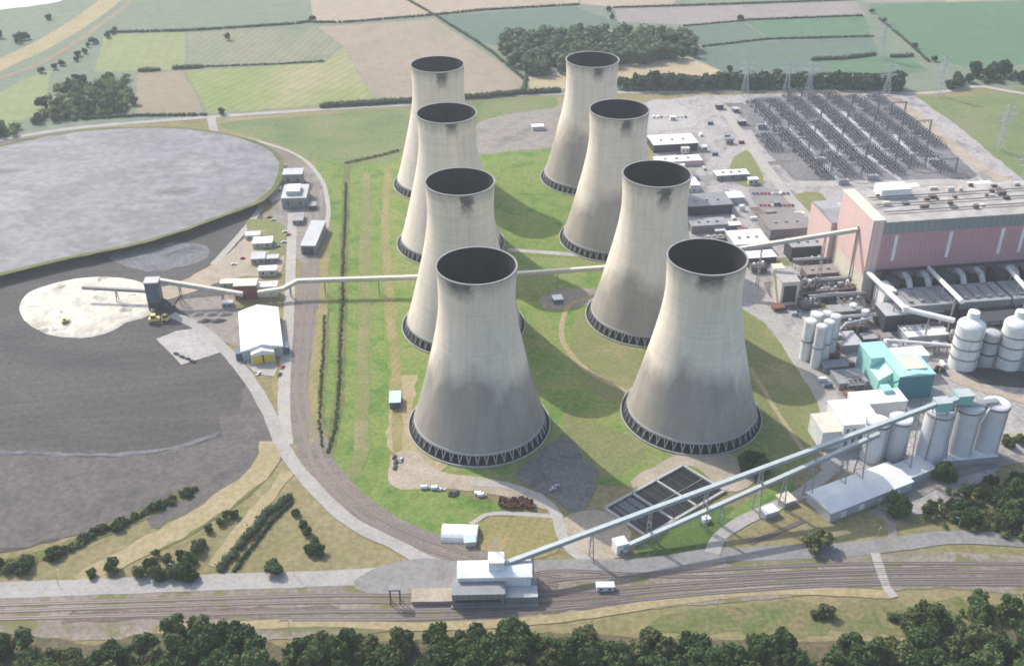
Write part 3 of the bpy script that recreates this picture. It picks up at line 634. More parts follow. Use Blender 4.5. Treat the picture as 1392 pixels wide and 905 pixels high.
towers = [
 (647.5,360,'nearest cooling tower of the left row with blotchy dark lower half', (62,1.0,-9,7,104)),
 (625,246,'second nearest cooling tower of the left row with long smudge under rim', (20,.5,5,3,99)),
 (607,153,'third cooling tower of the left row half hidden by the second', (8,.3,5,3.2,103)),
 (594.5,87,'farthest cooling tower of the left row, standing before the pinkish field', (4,.3,5,3.5,99)),
 (961.5,348,'nearest cooling tower of the right row with warm stained shell', (52,.95,-1,7.5,103)),
 (893,235.5,'second nearest cooling tower of the right row with smudge under rim', (50,.9,3,3.5,98)),
 (842,148,'third cooling tower of the right row behind the smudged one', (54,.9,4,3.2,100)),
 (805.5,80.5,'farthest cooling tower of the right row, standing before the dark wood', (56,.9,4,3.5,102)),
]
TXY = []
def link(name, me, parent, rz=0.0):
    o = bpy.data.objects.new(name, me); COL.objects.link(o); o.parent = parent; o.rotation_euler = (0,0,rz); return o
for i, (px, py, lab, (st_, am, sx, sw, sz)) in enumerate(towers):
    xy = P(px, py, 115.3); TXY.append(xy)
    t = empty('cooling_tower', xy, 0, lab, 'cooling tower', 'eight concrete cooling towers in two rows')
    s_ = link('shell', shell_me, t); s_['seed'] = .37*(i+1); s_['stain_top'] = float(st_); s_['stain_amount'] = float(am)
    s_['smudge_x'] = float(sx); s_['smudge_w'] = float(sw); s_['smudge_z'] = float(sz)
    link('rim', rim_me, t); link('ring_beam', ring_me, t); link('basin', basin_me, t); link('basin_water', water_me, t); link('packing', pack_me, t)
    lo = link('ladder', ladder_me, t, R(8+7*i))
    for k in range(NL): link('leg', leg_me if k % 2 == 0 else leg2_me, t, 2*math.pi*(k//2*2)/NL)

# ------------------------------------------------------------------ buildings
def shed(name, label, cat, xy, rz, w, d, h, wall, roof, gable=0.0, group=None, over=.4, extras=None, windows=0, roof_t=.5):
    """local x along the front, y to the back; front left corner at the origin"""
    t = empty(name, xy, rz, label, cat, group)
    MB().box(0,w,0,d,0,h).build('wall', M[wall], t)
    if gable:                                            # ridge along y
        r = MB(); o_ = over
        r.prism([(-o_,h+.003),(w+o_,h+.003),(w+o_,h+.3),(w/2,h+gable),(-o_,h+.3)], -o_, d+o_, 'y').build('roof', M[roof], t)
    else:
        MB().box(-over,w+over,-over,d+over,h+.003,h+roof_t).build('roof', M[roof], t)
    for k in range(windows):
        x = w*(k+.5)/windows
        MB().box(x-.9,x+.9,-.06,.2,h*.35,h*.7).build('window', M['glass'], t)
    return t
def base(pxl, py): return P(pxl, py)
def wid(pxl, pxr, py):
    a = P(pxl,py); return (pxr-pxl)/scale_at(*a)/math.cos(GA)

# boiler house
BX = (267.0, 721.0)
t = empty('boiler_house', BX, GA, 'huge rose pink boiler house with pale pink end wall and white stripes', 'boiler house')
L_ = 300.0
MB().box(9,L_,0,56,0,56).build('front_wall', M['pink'], t)
MB().box(9,L_,.35,56,56.003,65).build('clerestory', M['band_grey'], t)
MB().box(0,9,-.4,56.4,22,67).build('end_wall', M['pink_pale'], t)
MB().box(.3,9,-.1,56.1,0,22).build('end_wall_base', M['cream'], t)
MB().box(-.3,9.4,-.8,56.8,67.003,68.2).build('end_roof', M['cream'], t)
rf = MB().box(9.45,L_+.5,-.5,56.5,65.003,66).build('roof', M['roof_gravel'], t)
random.seed(3)
for k in range(34):
    x = random.uniform(14,190); y = random.uniform(5,52); a = random.uniform(2,7); b = random.uniform(1.5,3.5); h = random.uniform(1.2,3.2)
    MB().box(x,x+a,y,y+b,66.003,66+h).build('vent', M[random.choice(['brown','grey_lt','brown','dark','cream'])], rf)
MB().box(24,48,40,54,66.003,73).build('roof_plant_room', M['white'], rf)
for k in range(3):
    y = 14+13*k; MB().bar((14,y,67.6),(185,y,67.6),.8,.8).build('pipe', M['concrete_dk'], rf)
for (xs, z0, z1) in ((19.5,33,54.5),(63,33,54.5),(105,33,54.5),(122,33,54.5),(147,42,54.5),(160,33,54.5),(181,33,54.5)):
    MB().box(xs,xs+2.6,-.18,.2,z0,z1).build('window_strip', M['white'], t)
MB().box(9.2,L_,-1.6,-.005,24.5,26.2).build('ledge', M['dark'], t)
MB().bar((-.9,20,2),(-.9,20,54),.9,.9).build('downpipe', M['concrete_dk'], t)
# turbine hall behind
def off(bxy, a, b): return (bxy[0]+E1[0]*a+E2[0]*b, bxy[1]+E1[1]*a+E2[1]*b)
t = empty('turbine_hall', off(BX,-4,57.5), GA, 'lower turbine hall with sloping pale pink gable behind the boiler house', 'turbine hall')
MB().box(0,300,0,42,0,38).build('wall', M['pink_pale'], t)
MB().prism([(0,38.003),(42,38.003),(42,39),(21,42),(0,39)], 0, 300, 'x').build('roof', M['roof_grey'], t)
for k in range(9): MB().box(14+26*k,24+26*k,14,28,41,43.2).build('roof_light', M['grey_lt'], t)
t = shed('store_building', 'flat white block on the switchyard side of the boiler house', 'building', off(BX,24,106), GA, 44, 16, 24, 'white', 'white')
t = shed('store_building', 'long low pale building behind the turbine hall', 'building', off(BX,80,108), GA, 90, 14, 15, 'grey_lt', 'white')
# precipitators
proto = None
for k in range(6):
    xy = off(BX, 12+43*k, -46)
    if proto is None:
        t = proto = empty('precipitator', xy, GA, 'grey dust precipitator with black inlet ducts below the pink facade', 'precipitator', 'precipitators in front of the boiler house')
        MB().box(0,40,0,26,4,19).build('casing', M['grey'], t)
        MB().box(-.3,40.3,-.3,26.3,19.003,20).build('roof', M['roof_grey'], t)
        MB().box(0,40,-3,-.01,5,14).build('hopper_gallery', M['dark'], t)
        MB().box(2,9,27,44,3,24).build('flue_slot', M['dark'], t)
        for x in (16,31):
            d = MB(); pts = [(x,25,20),(x,30,25.5),(x,37,25.5),(x,42,20)]
            for a, b in zip(pts, pts[1:]): d.tube(a, b, 2.3, 12)
            d.build('inlet_duct', M['grey_lt'], t)
            MB().box(x-4.5,x+4.5,29,43,2,21).build('inlet_chamber', M['dark'], t)
        for x in (5,14,23,32): MB().box(x,x+3.2,4,21,20.003,21.6).build('rectifier', M['concrete_dk'], t)
        for x in (1,20,39):
            for y in (1,25): MB().box(x-.5,x+.5,y-.5,y+.5,0,4).build('leg', M['steel'], t)
        remember(t)
    else:
        t = dup(proto, (*xy,0), GA)
for k, o in enumerate([o for o in COL.objects if o.get('category') == 'precipitator']):
    o['label'] = ['grey dust precipitator nearest the pale pink end wall','second dust precipitator along from the pale pink end wall','third dust precipitator below the pink facade','fourth dust precipitator below the pink facade, near the frame edge','fifth dust precipitator along the pink facade','sixth dust precipitator along the pink facade'][k]
# flue ducts running from precipitators down to the absorbers
def duct(name, label, cat, pts, r, mat, legs=True, group=None, n=12):
    o = pts[0]; t = empty(name, (o[0],o[1]), 0, label, cat, group)
    q = [(p[0]-o[0],p[1]-o[1],p[2]) for p in pts]
    for a, b in zip(q, q[1:]):
        MB().tube(a, b, r, n).build('pipe', M[mat], t)
    for p in q[1:-1]: MB().cyl(p[0],p[1],p[2]-r*1.1,p[2]+r*1.1,r*1.1,n=12).build('elbow', M[mat], t)
    if legs:
        for a, b in zip(q, q[1:]):
            l = math.dist(a,b); k = max(1,int(l/22))
            for i in range(k):
                f = (i+.5)/k; p = [a[j]+(b[j]-a[j])*f for j in range(3)]
                if p[2] > 4: MB().box(p[0]-.45,p[0]+.45,p[1]-.45,p[1]+.45,0,p[2]-r*.8).build('leg', M['steel'], t)
    return t
duct('flue_duct','white flue duct sloping down beside the pale pink end wall','flue duct',[(*P(1180,370,25),25),(*P(1231,420,24),24),(*P(1298,436,24),24)],2.0,'white')
duct('flue_duct','white flue duct leading down to the left absorber tank','flue duct',[(*P(1262,364,25),25),(*P(1308,410,40),40)],1.7,'white')
duct('flue_duct','white flue duct leading down to the right absorber tank','flue duct',[(*P(1370,364,25),25),(*P(1404,402,40),40)],1.7,'white')
# absorbers
def tank(name, label, cat, xy, r, h, mat, dome=.3, bands=(), group=None, n=36, cage=False, roofmat=None, railing=True):
    t = empty(name, xy, 0, label, cat, group)
    MB().lathe([(r,0),(r,h)], n).build('shell', M[mat], t)
    prof = [(r+.15,h)] + [(r*math.cos(a), h + r*dome*math.sin(a)) for a in [R(x) for x in (5,15,30,45,60,75)]] + [(.2,h+r*dome)]
    MB().lathe(prof, n, cap1=True).build('roof', M[roofmat or mat], t)
    for b in bands: MB().lathe([(r+.02,b-.5),(r+.55,b-.5),(r+.55,b+.5),(r+.02,b+.5)], n, smooth=False).build('band', M['dark' if cage else 'concrete_dk'], t)
    if railing:
        MB().lathe([(r+.2,h+1.0),(r+.35,h+1.0),(r+.35,h+1.2),(r+.2,h+1.2)], n, closed=True, smooth=False).build('handrail', M['steel'], t)
        l = MB(); l.bar((r+.5,-.4,0),(r+.5,-.4,h+1.2),.15); l.bar((r+.5,.4,0),(r+.5,.4,h+1.2),.15)
        for k in range(int(h/1.2)): l.bar((r+.5,-.4,k*1.2),(r+.5,.4,k*1.2),.1)
        lo = l.build('ladder', M['steel'], t); lo.rotation_euler = (0,0,R(-60))
    return t
t = tank('absorber_tank','white domed absorber tank under the middle flue duct','absorber tank',P(1307,496),9.4,32,'white',.55,(9,17,25),'white absorber tanks')
MB().cyl(1,3,35,41.5,4.4,3.8).build('hood', M['white'], t)
t = tank('absorber_tank','white domed absorber tank at the right frame edge','absorber tank',P(1368,496),8.8,33,'white',.55,(9,18,26),'white absorber tanks')
MB().cyl(1.5,3,36,42,4.0,3.4).build('hood', M['white'], t)
tank('absorber_tank','pale domed absorber tank beyond the right frame edge','absorber tank',P(1432,490),10.2,34,'white',.55,(9,18,26),'white absorber tanks')
tank('settling_silo','shaded grey silo between the two white absorber tanks','silo',P(1338,494),6.0,25,'grey_lt',.3,(10,20),cage=True)
tank('settling_silo','dark topped silo right of the right absorber tank','silo',P(1396,492),6,26,'grey_lt',.3,(9,20),cage=True)
t = empty('pipe_rack', P(1324,470), GA, 'dark steel pipe frame behind the absorber tanks', 'pipe rack')
for x in range(0,40,8):
    for y in (0,12): MB().box(x-.4,x+.4,y-.4,y+.4,0,20).build('leg', M['dark'], t)
for z in (8,14,20): MB().box(-1,34,-1,13,z-.3,z+.3).build('deck', M['dark'], t)
for y in (3,6,9): MB().tube((-2,y,16),(36,y,16),1.0).build('pipe', M['grey_lt'], t)
# buildings between facade and absorbers
shed('pump_house','low white roofed pump house left of the absorber tanks','building',P(1232,470),GA,32,16,7,'grey_lt','white')
shed('fan_house','dark fan house under the white flue duct','building',P(1200,452),GA,44,18,14,'dark','grey_lt')
shed('fan_house','long grey fan house below the precipitators','building',P(1245,432),GA,70,14,12,'concrete_dk','roof_grey')
shed('control_building','white cornered block at the foot of the end wall','building',P(1196,432),GA,9,16,22,'white','white')
# pipe rack
def rack(label, px0, px1, py, h, n=5, mat='brown', name='pipe_rack'):
    a = P(px0,py); w = wid(px0,px1,py)
    t = empty(name, a, GA, label, 'pipe rack')
    k = max(2,int(w/9))
    for i in range(k+1):
        x = w*i/k
        for y in (0,5): MB().box(x-.25,x+.25,y-.25,y+.25,0,h).build('leg', M['steel'], t)
    MB().box(0,w,-.2,5.2,h+.002,h+.3).build('deck', M[mat], t)
    for j in range(n): MB().tube((-1,.5+j*1.0,h+.75),(w+1,.5+j*1.0,h+.75),.4,8).build('pipe', M[['grey_lt','brown','steel','white','concrete_dk'][j%5]], t)
    return t
rack('brown pipe rack crossing the yard left of the fan house', 1092,1165,398,9)
rack('grey pipe rack nearer the slim silos', 1100,1180,418,8,4,'concrete_dk')
rack('pipe rack behind the teal building', 1135,1200,446,7,5,'brown')
rack('low pipe rack in front of the white absorber tanks', 1215,1290,486,6,4,'concrete_dk')
rack('pipe rack under the dark hall', 1080,1150,366,7,4,'concrete_dk')
# slim silo cluster
slim = [(1094,487,4.2,31,'left of the cluster, bright white'),(1103,478,4.2,31,'at the back left of the cluster'),(1108,498,3.8,33,'in front, streaked grey'),(1118,492,3.8,33,'second in front'),(1127,484,3.8,33,'third from the front'),(1116,476,3.8,31,'hidden at the back of the cluster')]
for px, py, r, h, w_txt in slim:
    tank('slim_silo','slim tall silo '+w_txt,'silo',P(px,py),r,h,'white' if px < 1105 else 'silo_white',.25,(h*.5,),'cluster of slim silos right of the towers',24)
shed('service_building','low grey service building under the slim silos','building',P(1120,508),GA,17,8,5,'grey','roof_grey')
# teal building
tb = P(1223,540)
t = empty('teal_building', tb, GA, 'teal gypsum building with dark teal front wall', 'building')
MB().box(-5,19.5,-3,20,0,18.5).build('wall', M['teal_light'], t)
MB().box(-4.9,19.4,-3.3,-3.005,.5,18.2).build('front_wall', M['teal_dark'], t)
MB().prism([(-5.4,18.503),(19.9,18.503),(19.9,19.2),(7,20.6),(-5.4,19.2)], -3.5, 20.4, 'y').build('roof', M['teal_light'], t)
MB().box(2,16,2,18,20.0,20.9).build('roof_light', M['cream'], t)
MB().prism([(-14,0),(1.8,0),(1.8,18.6),(-14,18.6)], 20.45, 40, 'y').build('rear_wing', M['teal_light'], t)
MB().box(-14.4,2.2,20.5,40.4,18.603,19.3).build('rear_roof', M['teal_light'], t)
MB().prism([(-14,0),(-5.01,0),(-5.01,16.5),(-14,11)], 6, 20.4, 'y').build('side_bay', M['teal_light'], t)
d = MB()
for a, b in (((-9,3,13),(-9,3,2)),((-5.4,-3.4,16),(-12,3,8))): d.bar(a,b,.9,.9)
d.build('frame', M['teal_dark'], t)
MB().box(2.3,30,24,36,6,15).build('white_wing', M['white'], t); MB().box(2,30.3,23.7,36.3,15.003,15.7).build('wing_roof', M['white'], t)
t = empty('conveyor_chute', P(1196,560), GA, 'pale teal chute structure in front of the teal building', 'chute')
MB().prism([(0,0),(16,0),(16,5),(6,17),(0,17)], 0, 7, 'y').build('casing', M['teal_light'], t)
MB().box(-1,17,-.6,7.6,-.0,1.2).build('base', M['concrete'], t)
# white blocky building and silos
t = shed('process_building','white stepped process building left of the grey silos','building',P(1141,612),GA,24,26,19,'white','white')
MB().box(-12,-.01,2,22,0,13).build('annex', M['white'], t); MB().box(-12.3,-.02,1.7,22.3,13.003,13.5).build('annex_roof', M['cream'], t)
for k in range(5): MB().box(2+4.4*k,4+4.4*k,-.12,.2,3,16).build('louvre', M['grey'], t)
shed('process_building','low white annex behind the left grey silos','building',P(1160,575),GA,34,14,14,'white','white')
sil = [(1184,622,7.0,28,'left grey concrete silo beside the white stepped building'),(1214,618,7.0,28,'second grey concrete silo, partly behind the long conveyor'),
       (1262,626,8.3,38,'tall concrete silo under the teal conveyor head'),(1300,620,8.0,38,'tall concrete silo in the middle of the right group'),(1336,616,7.8,38,'rightmost tall concrete silo of the right group')]
for px, py, r, h, lab in sil:
    t = tank('concrete_silo',lab,'silo',P(px,py),r,h,'silo_white',.12,(h-1.2,),'row of large concrete silos',36)
t = empty('silo_plinth', P(1240,640), GA, 'pale concrete plinth walkway before the tall silos', 'plinth')
MB().box(0,54,0,7,0,5).build('block', M['concrete'], t); MB().box(-.2,54.2,-.2,7.2,5.003,5.4).build('roof', M['white'], t)
t = empty('silo_walkway', (0,0), 0, 'steel walkway gallery across the tops of the tall silos', 'walkway')
a = Vector((*P(1256,556,39.6),41)); b = Vector((*P(1342,548,39.6),41)); a = Vector((P(1262,626)[0],P(1262,626)[1],40.3)); b = Vector((P(1336,616)[0],P(1336,616)[1],40.3))
MB().bar(a,b,4,.4).build('deck', M['steel'], t); MB().bar(a+Vector((0,-2,1.2)),b+Vector((0,-2,1.2)),.15,.15).build('handrail', M['steel'], t)
MB().bar((b.x-22,b.y-10,2),(b.x-8,b.y-8.3,40),.9,.9).build('stair', M['white'], t)
# long white warehouse
def quad_frame(A, B): return math.atan2(B[1]-A[1], B[0]-A[0])
wa = P(1130,697,7); wb = P(1240,656,7)
ang = math.atan2(28.06, 55.27)
far_l = P(1097,672,7); 
wd = 20.5
t = empty('warehouse', wa, ang, 'long low white warehouse with ribbed roof', 'warehouse')
wl = 62.0
MB().box(0,wl,0,wd,0,6.5).build('wall', M['grey_lt'], t)
MB().prism([(-.5,6.503),(wd+.5,6.503),(wd+.5,7),(wd/2,8.4),(-.5,7)], -.5, wl+.5, 'x').build('roof', M['white_ribbed'], t)
for k in range(4): MB().box(8+wl*.22*k,12+wl*.22*k,-.1,.2,.1,4.2).build('door', M['white'], t)
t2 = empty('warehouse', (wa[0]+math.cos(ang)*(wl+1.2)-math.sin(ang)*4, wa[1]+math.sin(ang)*(wl+1.2)+math.cos(ang)*4), ang, 'short white warehouse adjoining the long one', 'warehouse')
MB().box(0,22,0,14,0,5.5).build('wall', M['grey_lt'], t2); MB().box(-.3,22.3,-.3,14.3,5.503,6).build('roof', M['white_ribbed'], t2)

# conveyors
def conveyor(name, label, pts, w, h, mat, every=28, roofmat=None, skip=(), lattice=True):
    o = pts[0]; t = empty(name, (o[0],o[1]), 0, label, 'conveyor')
    q = [Vector((p[0]-o[0],p[1]-o[1],p[2])) for p in pts]
    for a, b in zip(q, q[1:]):
        MB().bar(a, b, w, h).build('gallery', M[mat], t)
        up = Vector((0,0,h/2+.15)); MB().bar(a+up, b+up, w+.4, .25).build('roof', M[roofmat or mat], t)
        l = (b-a).length; k = max(1,int(l/every)); d = (b-a).normalized(); side = Vector((-d.y,d.x,0)).normalized()
        ts = MB(); nb = max(2,int(l/3.5)); hv = Vector((0,0,h/2))
        for sg in (-1,1):
            o2 = side*sg*(w/2+.09)
            for i in range(nb):
                p0 = a+(b-a)*(i/nb); p1 = a+(b-a)*((i+1)/nb); ts.bar(p0+o2-hv, p1+o2+hv, .22) if i%2 else ts.bar(p0+o2+hv, p1+o2-hv, .22)
            ts.bar(a+o2-hv, b+o2-hv, .3)
        ts.build('truss', M['steel'], t)
        for i in range(k):
            p = a+(b-a)*((i+.5)/k); z = p.z-h/2
            if z < 3: continue
            tr = MB(); s1, s2 = w/2, w/2+z*.09
            for sg in (-1,1): tr.bar(p+side*sg*s1-Vector((0,0,h/2)), Vector((p.x,p.y,0))+side*sg*s2, .55)
            if lattice:
                nz = max(1,int(z/7))
                for j in range(nz):
                    f0, f1 = j/nz, (j+1)/nz
                    w0 = s2+(s1-s2)*f0; w1 = s2+(s1-s2)*f1
                    A0 = Vector((p.x,p.y,z*f0))+side*w0; B1 = Vector((p.x,p.y,z*f1))-side*w1; tr.bar(A0,B1,.3)
                    tr.bar(Vector((p.x,p.y,z*f1))+side*w1, B1, .3)
            tr.build('trestle', M['steel'], t)
    return t
c0 = P(682,768,14); c1 = P(1282,546,47)
conveyor('conveyor','long grey green conveyor rising from rail hopper to the silo tops',[(*c0,14),(*c1,47)],2.2,2.1,'gallery',34)
h2 = P(1311,536,46)
conveyor('conveyor','short teal topped conveyor between the two silo head houses',[(*c1,45),(*h2,44)],3.2,2.6,'gallery',60)
s0 = P(848,744,4); s1 = P(1195,590,36)
conveyor('conveyor','second conveyor rising from the small white transfer house',[(*s0,4),(*s1,36)],2.0,1.9,'gallery',34)
for pxy, z, lab, s_ in ((c1,42,'teal conveyor head house on the left tall silo',8.5),(h2,41,'teal conveyor head house on the right tall silos',9.5)):
    t = empty('head_house',(pxy[0]-s_/2,pxy[1]-s_/2),GA,lab,'head house',z=0)
    MB().box(0,s_,0,s_*.8,z,z+6).build('wall', M['teal'], t); MB().box(-.3,s_+.3,-.3,s_*.8+.3,z+6.003,z+6.6).build('roof', M['gallery'], t)
    for x in (1,s_-1):
        for y in (1,s_*.8-1): MB().box(x-.3,x+.3,y-.3,y+.3,0,z).build('leg', M['steel'], t)
t = empty('transfer_house', P(838,754), R(20), 'small white transfer house at the foot of the second conveyor', 'transfer house')
MB().box(0,7,0,6.5,0,6).build('wall', M['white'], t); MB().box(-.2,7.2,-.2,6.7,6.003,6.5).build('roof', M['white'], t); MB().box(2,4,-.08,.2,.1,2.4).build('door', M['grey'], t)
# coal conveyor across the site
cc = [(*P(350,398,8),8),(*P(384,393,9),9),(*P(404,382,13),13),(0,738,14),(71,741,18),(122,744,23),(*off(BX,-.6,20),51)]
conveyor('conveyor','cream coal conveyor crossing behind the nearest towers to the boiler house',cc,2.8,2.5,'gallery_pale',38)
conveyor('conveyor','cream conveyor from the slate transfer tower to the maroon building',[(*P(214,381,20),20),(*P(330,400,9),9)],3.0,2.6,'gallery_pale',22)
conveyor('stacker_boom','grey stacker boom reaching over the white ash heap',[(*P(202,396,10),10),(*P(112,391,11),11)],2.0,1.6,'concrete_dk',60)

# left: transfer tower, maroon building, shed
t = empty('transfer_tower', P(203,424), R(6), 'slate blue transfer tower beside the white ash heap', 'transfer tower')
MB().box(0,10,0,9,8,24).build('wall', M['slate_blue'], t); MB().box(-.4,10.4,-.4,9.4,24.003,25).build('roof', M['grey_lt'], t)
for x in (.6,9.4):
    for y in (.6,8.4): MB().box(x-.5,x+.5,y-.5,y+.5,0,8).build('leg', M['dark'], t)
MB().box(1,9,1,8,2,7.99).build('hopper', M['dark'], t)
MB().bar((10,3,9),(19,2,1),2.4,2.2).build('chute', M['dark'], t)
t = empty('stacker_machine', P(222,424), R(20), 'dark reclaiming machine at the foot of the transfer tower', 'machine')
MB().box(0,9,0,4,1,4).build('body', M['dark'], t); MB().bar((8,2,3),(15,3,10),1.2).build('boom', M['dark'], t); MB().box(0,9,-.5,4.5,0,.99).build('track', M['brown'], t)
t = empty('coal_building', P(320,408), R(4), 'maroon coal building with pale roof by the rail loop', 'building')
MB().box(0,17,0,11,0,12).build('wall', M['maroon'], t); MB().box(-.4,17.4,-.4,11.4,12.003,12.7).build('roof', M['cream'], t)
MB().box(17.01,32,3,11,0,9).build('annex', M['cream'], t); MB().box(17.02,32.3,2.7,11.3,9.003,9.6).build('annex_roof', M['white'], t)
MB().box(5,9,-.12,.2,.2,4.5).build('door', M['dark'], t)
sa = P(331,497); srz = R(14)
t = empty('storage_shed', sa, srz, 'white roofed shed with bright yellow gable doors', 'shed')
SW, SD = 28, 62
bx0 = 7
MB().box(0,SW,6,SD,0,8).build('wall', M['grey_lt'], t)
r = MB().prism([(-.6,8.003),(SW+.6,8.003),(SW+.6,8.4),(SW*.5,12.5),(-.6,8.4)], 5.2, SD+.6, 'y').build('roof', M['white'], t)
MB().prism([(6,0),(22,0),(22,8),(14,10.6),(6,8)], 0, 5.99, 'y').build('porch', M['white'], t)
MB().box(6.6,21.4,-.12,.1,.2,6.6).build('door', M['yellow'], t); MB().box(13.4,14.6,-.2,.0,.2,6.8).build('door_post', M['maroon'], t)
for x in (-4.5,SW+.6): MB().box(x,x+3.9,7,15,0,6).build('side_porch', M['blue_dark'], t)
for k in range(6): MB().box(SW+.0,SW+.12,18+7*k,21+7*k,2,5).build('window', M['glass'], t)
# small buildings on the left
SB = [
 ('pump_house','grey stepped pump house at the top of the lagoon track',384,284,22,30,10,'grey','grey_lt',4),
 ('pump_house','smaller grey block behind the stepped pump house',386,254,18,14,12,'grey','grey_lt',4),
 ('site_cabin','white flat roofed cabin among the sheds',344,338,16,12,4.5,'grey_lt','white',6),
 ('site_cabin','pale cabin behind the white flat roofed cabin',334,326,12,8,3.5,'grey_lt','cream',6),
 ('site_cabin','grey cabin left of the pale rail side road',362,358,10,7,4,'grey','grey_lt',6),
 ('site_cabin','grey open sided shelter next to the sandy ground',342,360,11,12,5,'concrete_dk','grey_lt',6),
 ('rail_shed','long grey roofed shed standing over the rail loop',410,346,12,48,8,'grey','grey_lt',-2),
]
for n_, lab, px, py, w, d, h, wl_, rf_, an in SB:
    t = shed(n_, lab, 'building', P(px,py), R(an), w, d, h, wl_, rf_, windows=2)
    if n_ == 'rail_shed': MB().box(1.5,10.5,-.1,.2,.2,6.8).build('opening', M['dark'], t)
    if px == 384: MB().box(4,16,6,22,10.5,14).build('upper_storey', M['grey_lt'], t); MB().box(3.8,16.2,5.8,22.2,14.003,14.5).build('upper_roof', M['white'], t)
# works buildings on the right
for n_, lab, px, py, w, d, h, wl_, rf_ in [
 ('site_cabin','long low grey store on the hardstanding below the pump house',398,306,9,16,4,'concrete_dk','roof_grey'),
 ('site_cabin','tiny white hut at the top of the straight pale track',372,262,7,6,3.5,'grey_lt','white'),
 ('site_cabin','brown roofed lean-to beside the white flat roofed cabin',352,352,8,6,3.5,'brown','roof_brown'),
 ('site_cabin','pale low store left of the maroon building',300,392,14,7,4,'concrete','cream'),
 ('site_cabin','dark hut between the pump house and the long rail shed',420,286,6,9,4,'dark','roof_grey'),
 ('site_cabin','white store behind the maroon building',352,376,14,8,5,'grey_lt','white'),
 ('site_cabin','grey hut on the rutted yard edge',302,418,8,5,3,'grey','grey_lt')]:
    shed(n_, lab, 'building', P(px,py), R(5), w, d, h, wl_, rf_, windows=2)
WB = [
 ('workshop','long white roofed workshop with dark front behind the right towers',888,208,46,26,8,'dark','white_ribbed',0),
 ('workshop','low pink and white roofed workshop in front of the dark fronted one',892,228,46,14,5,'pink_pale','white',0),
 ('office_building','small curved white building beside yellow grass',974,246,32,12,5,'grey','white',3),
 ('workshop','small white roofed store right of the grey workshop',988,278,16,13,6,'grey_lt','white',0),
 ('workshop','broad grey roofed workshop with dark wall',936,294,40,26,9,'dark','grey',0),
 ('workshop','narrow white building left of the grey workshop',938,262,9,18,7,'white','white',0),
 ('workshop','flat grey building right of the second right tower',940,318,32,14,7,'concrete_dk','roof_grey',0),
 ('workshop','small white roofed hut beside the pale works road',986,313,14,7,4,'grey','white',0),
 ('workshop','bright white roofed hall just above the nearest right tower',998,345,30,26,8,'grey_lt','white_ribbed',0),
 ('workshop','white roofed extension of the bright white hall',1016,362,24,12,7,'dark','white',0),
 ('workshop','large flat brown roofed store beside the works road',1046,326,38,30,9,'concrete_dk','roof_brown',0),
 ('coal_plant_hall','dark hall below the coal conveyor',1074,356,32,16,13,'dark','roof_grey',0),
 ('screen_house','tall beige roofed screen house with dark front',1059,416,14,20,20,'cream','concrete',0),
 ('workshop','low brown shed between screen house and pink wall',1096,384,26,14,7,'brown','roof_brown',0),
 ('workshop','grey flat roofed hut behind the slim silos',1128,436,22,10,7,'concrete_dk','roof_grey',0),
 ('workshop','pale store left of the teal building',1142,480,16,18,6,'grey','plain',0),
 ('workshop','grey roofed store below the slim silos',1140,530,20,16,5,'grey','roof_grey',0),
 ('workshop','small pale hut at the far corner of the switchyard',1230,262,14,8,5,'grey_lt','white',0),
 ('workshop','low white store on the near road of the switchyard',1320,262,22,10,6,'grey_lt','white',0),
 ('workshop','pale store at the right end of the switchyard road',1372,262,26,10,6,'grey_lt','white',0),
 ('workshop','small store on the bare ground behind the towers',724,178,12,8,4,'grey_lt','white',0),
]
M['plain'] = M['grey_lt']
for n_, lab, px, py, w, d, h, wl_, rf_, win in WB:
    t = shed(n_, lab, 'building', P(px,py), GA, w, d, h, wl_, rf_, windows=win)
    if n_ == 'screen_house': MB().box(2,12,-.15,.2,3,17).build('opening', M['dark'], t)
    if w > 24:
        for k in range(3): MB().box(w*(.2+.25*k),w*(.2+.25*k)+2.2,d*.4,d*.4+2.2,h+.5,h+1.7).build('roof_vent', M['steel'], t)
# switch houses & misc plant
# rail hopper
ha = P(615,826)
t = empty('rail_hopper', ha, R(1.5), 'white roofed rail unloading hopper building in the rail yard', 'hopper building')
MB().box(0,27,0,9,1.2,9).build('lower_wall', M['grey'], t); MB().box(1.5,25,-.1,.2,3.6,5.4).build('opening', M['dark'], t)
MB().box(-.3,27.3,-.3,9,9.003,9.5).build('lower_roof', M['grey'], t)
MB().box(3,41,9.01,21,0,12).build('upper_wall', M['white'], t)
MB().prism([(8.5,12.003),(21.5,12.003),(21.5,12.5),(15,14.6),(8.5,12.5)], 2.5, 41.5, 'x').build('roof', M['white'], t)
MB().box(27.3,44,1,9,0,5.5).build('annex', M['grey'], t); MB().box(27.31,44.2,.8,9,5.503,6).build('annex_roof', M['grey_lt'], t)
MB().box(19,27,12,20,12.6,19).build('head_tower', M['white'], t); MB().box(18.8,27.2,11.8,20.2,19.003,19.6).build('head_roof', M['white'], t)
MB().box(-.5,44.5,-1,21.5,0,1.19).build('plinth', M['concrete_dk'], t)
l = MB()
for x in (0,1.6): l.bar((22+x,20.6,12),(22+x,20.6,29),.25)
for k in range(10): l.bar((22,20.6,13+1.6*k),(23.6,20.6,14.6+1.6*k),.18)
l.build('mast', M['lattice'], t)
t = shed('loading_bay','pale concrete loading ramp left of the rail hopper','ramp',P(560,822),R(1.5),22,9,2.2,'concrete','sand')
t = empty('signal_gantry', P(531,822), R(2), 'dark lattice gantry straddling the track left of the hopper', 'gantry')
for x in (0,5):
    l = MB()
    for y in (0,3): l.bar((x,y,0),(x,y,10),.4)
    for k in range(5): l.bar((x,0,2*k),(x,3,2*k+2),.25)
    l.build('leg', M['dark'], t)
